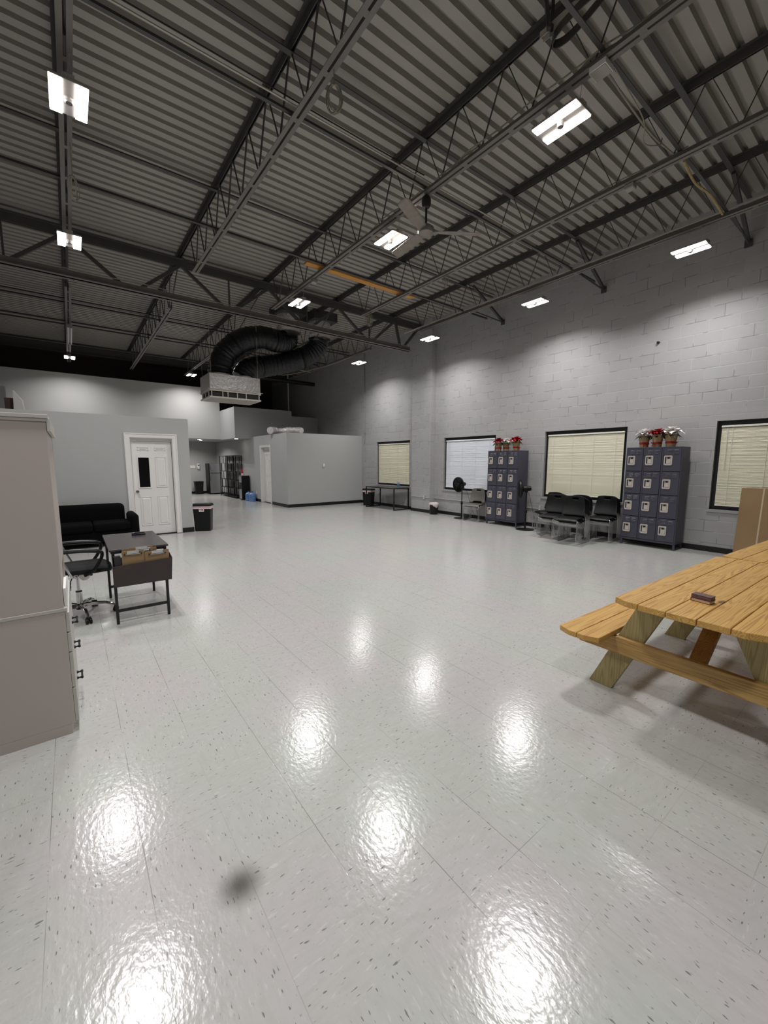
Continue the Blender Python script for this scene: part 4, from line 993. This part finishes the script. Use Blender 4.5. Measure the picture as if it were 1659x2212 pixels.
def bk_(uu, vv):
    q = uu*2-1; return Vector((-.27-.07*vv-.03*math.sin(PI*vv)+.05*q*q, q*(.22-.03*vv), .56+.42*vv))
MB().grid(bk_, 8, 8).build('backrest', pm('black mesh back', (12, 12, 13), .8, bump=.3, bs=400), o, solid=.02, sub=1)
MB().tube([(-.12, 0, .42), (-.26, 0, .44), (-.30, 0, .6), (-.33, 0, .75)], .016, 8).build('back_support', M_blackp, o)

for ob in list(COL.objects)[UP:]: ob.location.z = .055   # seat height setting

# ------------------------------------------------------------------ couch
M_couch = pm('black couch fabric', (5, 5, 6), .95, var=.1, spec=.15)
o = thing('couch', 'black fabric two-seat couch against the office wall behind the desk', 'couch', (.25, 9.62, 0))
def rbox(a, b, bev): return bx(a, b), bev
def pad(name, a, b, bev):
    ob = bx(a, b).build(name, M_couch, o); q = ob.modifiers.new('edge', 'BEVEL'); q.width = bev; q.segments = 5
    for p in ob.data.polygons: p.use_smooth = True
    return ob
pad('couch_base', (-.62, -.36, .09), (.62, .38, .30), .03)
for s in (-1, 1): pad('seat_cushion', (min(s*.005, s*.6), -.40, .30), (max(s*.005, s*.6), .22, .455), .05)
b_ = pad('backrest', (-.585, .17, .30), (.565, .40, .775), .10)
for s in (-1, 1): pad('armrest', (min(s*.585, s*.745), -.39, .09), (max(s*.585, s*.745), .34, .60), .075)
for x in (-.6, .6):
    for y in (-.3, .3): MB().lathe([(.025, .09), (.018, 0), (.001, 0)], 12, Matrix.Translation((x, y, 0))).build('foot', M_blackp, o)

# ------------------------------------------------------------------ grey hutch cabinet by the viewer
M_cab = pm('warm grey cabinet laminate', (186, 177, 170), .45, var=.012, vs=1.2)
M_cab2 = pm('pale cabinet edge', (190, 186, 180), .45, var=.01)
o = thing('hutch_cabinet', 'tall grey hutch cabinet with drawers standing beside the office chair', 'cabinet', (-.09, 2.93, 0))
D, Wd = .62, .84
mb = MB(); mb.box((-D, 0, 0), (-.015, Wd, .06)); mb.box((-D, 0, .06), (.0, Wd, .755)); mb.build('lower_body', M_cab, o, bevel=.002)
bx((-D-.002, -.004, .755), (.012, Wd+.004, .776)).build('counter_top', M_cab2, o, bevel=.003)
bx((-D, 0, .776), (-.002, .018, 1.835)).build('end_panel', M_cab, o, bevel=.002)
mb = MB(); mb.box((-D, .018, .776), (-D+.012, Wd, 1.835)); mb.box((-D, Wd-.018, .776), (-.002, Wd, 1.835)); mb.box((-D+.012, .018, 1.815), (-.02, Wd-.018, 1.835)); mb.box((-D+.012, .018, 1.1), (-.02, Wd-.018, 1.12)); mb.build('hutch_carcass', M_cab, o)
for k in range(2): bx((-.019, .02+k*.41, .95 if k else .78), (-.003, .42+k*.4, 1.79)).build('hutch_door', M_cab, o, bevel=.002)
mb = MB(); mb.box((-D-.004, -.008, 1.835), (.0, Wd+.008, 1.852)); mb.box((-D-.01, -.014, 1.852), (.008, Wd+.014, 1.872)); mb.box((.0, -.008, 1.782), (.016, Wd+.008, 1.852)); mb.build('crown_trim', M_cab2, o, bevel=.002)
for z0, z1 in ((.07, .275), (.285, .498), (.505, .62), (.628, .745)):
    d = bx((.001, .006, z0), (.019, Wd-.006, z1)).build('drawer', M_cab2, o, bevel=.002)
    if z1 > .7: continue
    zc = (z0+z1)/2; yc = Wd/2
    mb = MB()
    for s in (-1, 1):
        Mx = Matrix.Translation((.019, yc+s*.048, zc))@Matrix.Rotation(PI/2, 4, 'Y')
        mb.lathe([(.011, 0), (.009, .006), (.005, .012), (.006, .02), (.011, .028), (.009, .034), (.001, .036)], 12, Mx)
    mb.tube([(.047, yc-.048, zc), (.047, yc+.048, zc)], .0055, 8); mb.build('drawer_handle', M_blackm, d)
bx((.0, .03, .777), (.014, .32, .885)).build('white_flap', M_white, o, bevel=.002)

# ------------------------------------------------------------------ things on the office roof
o = tag(MB().prism([(0, 0), (.19, 0), (.17, .21), (.02, .40)], 'y', 0, .02).build('leaning_board', M_white, bevel=.002), 'white board with a slanted top standing on the office roof', 'board'); o.location = (-.79, 10.6, 2.56); o.rotation_euler = (0, 0, math.radians(-32))
tag(bx((-.92, 10.75, 2.56), (-.75, 10.95, 2.83)).build('brown_box', pm('dark brown box', (64, 42, 34), .7), bevel=.004), 'small dark brown box behind the white board on the office roof', 'box')
tag(bx((-1.55, 12.3, 2.56), (-1.02, 12.4, 3.25)).build('upright_panel', M_paint, bevel=.003), 'pale grey upright panel standing deep on the office roof', 'panel')

# ------------------------------------------------------------------ kitchen alcove
M_ss = pm('brushed stainless', (176, 176, 180), .3, .75, var=.05, vs=3)
o = thing('refrigerator', 'stainless two-door refrigerator with black sides in the kitchen alcove', 'refrigerator', (5.68, 21.55, 0))
bx((-.30, -.28, .03), (.29, .32, 1.52)).build('fridge_body', M_blackp, o, bevel=.004)
for z0, z1 in ((.06, 1.03), (1.06, 1.515)):
    d = bx((-.255, -.335, z0), (.29, -.285, z1)).build('fridge_door', M_ss, o, bevel=.008)
    MB().tube([(-.24, -.335, z0+.12 if z0 > 1 else z1-.35), (-.24, -.36, z0+.14 if z0 > 1 else z1-.33), (-.24, -.36, z1-.14 if z0 > 1 else z1-.1), (-.24, -.335, z1-.12 if z0 > 1 else z1-.08)], .008, 6).build('fridge_handle', M_blackp, d)
def shelf_unit(loc, label, seed):
    """open etagere along y, depth in x"""
    o = thing('shelf_unit', label, 'shelving', loc, 0, 'black open shelf units')
    L, D, H = 1.12, .30, 1.89; q = .028; rn = random.Random(seed)
    for x in (0, D-q):
        for y in (0, L-q): bx((x, y, 0), (x+q, y+q, H)).build('post', M_blackm, o)
    zs = [.05, .42, .79, 1.16, 1.53, H-.03]
    for z in zs: bx((0, 0, z+.008), (D, L, z+.026)).build('shelf_board', M_blackp, o)
    for k in range(5):
        for y in ((.3, .8) if (k+seed) % 2 else (.52,)):
            mb = MB()
            for x in (.0, D-.022): mb.box((x, y, zs[k]+.026), (x+.022, y+.022, zs[k+1]))
            mb.build('divider_frame', M_blackp, o)
shelf_unit((5.66, 19.25, 0), 'black open shelf unit standing next to the refrigerator', 0)
shelf_unit((5.66, 18.05, 0), 'black open shelf unit standing next to the water dispenser', 1)
o = thing('water_dispenser', 'black and stainless water dispenser beside the store room wall', 'water dispenser', (5.80, 17.35, 0), 0)
bx((-.16, -.16, .02), (.17, .16, 1.02)).build('dispenser_body', M_blackp, o, bevel=.01)
bx((-.178, -.15, .06), (-.16, .15, .46)).build('lower_panel', M_ss, o, bevel=.004)
bx((-.178, -.15, .74), (-.16, .15, 1.0)).build('upper_panel', M_ss, o, bevel=.004)
bx((-.165, -.16, 1.02), (.17, .16, 1.04)).build('top_cover', M_ss, o, bevel=.004)
mb = MB()
for y in (-.06, .06): mb.tube([(-.16, y, .69), (-.19, y, .69), (-.2, y, .65)], .012, 8)
mb.build('spout', M_chrome, o)
o = thing('red_bottle', 'red spray bottle with white base on the water dispenser', 'bottle', (5.74, 17.38, 1.04))
MB().lathe([(.001, 0), (.04, 0), (.042, .01), (.042, .09), (.036, .1)], 16).build('bottle_base', M_white, o)
MB().lathe([(.043, .09), (.04, .14), (.026, .2), (.014, .25), (.012, .29), (.001, .292)], 16).build('bottle_top', pm('bright red plastic', (208, 24, 30), .35), o)
M_jug = glass_mat('blue jug plastic', (128, 168, 222), .25, .35)
def jug(loc, label):
    o = thing('water_jug', label, 'water jug', loc, 0, 'blue water jugs by the dispenser')
    MB().lathe([(.001, 0), (.11, 0), (.132, .015), (.135, .06), (.128, .075), (.135, .09), (.135, .16), (.128, .175), (.135, .19), (.135, .255), (.12, .30), (.06, .345), (.029, .36), (.029, .40)], 26).build('jug_body', M_jug, o)
    MB().lathe([(.031, .375), (.032, .405), (.001, .408)], 18).build('jug_cap', pm('blue cap', (40, 70, 140), .4), o)
    MB().tube([(-.10, -.08, .29), (-.13, -.10, .26), (-.135, -.1, .2), (-.11, -.085, .17)], .012, 8).build('jug_handle', M_jug, o)
jug((5.80, 16.86, 0), 'blue water jug standing nearer the water dispenser')
jug((5.84, 16.53, 0), 'blue water jug standing nearer the store room door')
tag(bx((4.62, YB-.02, 1.28), (4.98, YB, 1.42)).build('wall_sign', M_lbl, bevel=.002), 'small blank white plate on the kitchen alcove back wall', 'wall plate')
o = thing('wall_dispenser', 'white soap dispenser on the kitchen alcove back wall', 'soap dispenser', (5.12, YB, 1.27))
bx((-.055, -.09, 0), (.055, 0, .24)).build('dispenser_case', M_white, o, bevel=.012); bx((-.03, -.095, .13), (.03, -.09, .18)).build('view_window', M_blackp, o); bx((-.03, -.1, -.03), (.03, -.02, 0)).build('push_lever', M_lbl, o)
tag(bx((5.985, 16.42, .3), (6.0, 16.49, .42)).build('wall_outlet', M_white, bevel=.002), 'white outlet plate low on the wall above the water jugs', 'outlet')
M_down = emit('lit downlight lens', (255, 248, 236), 14)
DL = None
for x, y, z, lb in ((4.62, 19.6, 2.6, 'round lit downlight in the alcove ceiling behind the office wall end'), (5.62, 17.6, 2.57, 'round lit downlight under the bulkhead near the store room wall'), (4.3, 21.0, 2.6, 'added round lit downlight deep in the kitchen alcove ceiling'), (4.85, 20.3, 2.6, 'added round lit downlight midway in the kitchen alcove ceiling')):  # the last two are added to brighten the alcove floor
    if DL is None:
        DL = thing('downlight', lb, 'downlight', (x, y, z), group='recessed downlights')
        MB().lathe([(.075, 0), (.095, -.006), (.1, 0)], 24).build('trim_ring', M_white, DL); MB().lathe([(.001, -.003), (.076, -.003)], 24).build('lens', M_down, DL)
    else: dup(DL, (x, y, z), 0, lb)
    if y < 18: continue
    ld = bpy.data.lights.get('downlight_light') or bpy.data.lights.new('downlight_light', 'AREA')
    ld.shape = 'DISK'; ld.size = .14; ld.energy = DOWN; ld.color = (1, .97, .93); ld.spread = math.radians(150)
    lo = bpy.data.objects.new('downlight_light', ld); COL.objects.link(lo); lo.location = (x, y, z-.006)
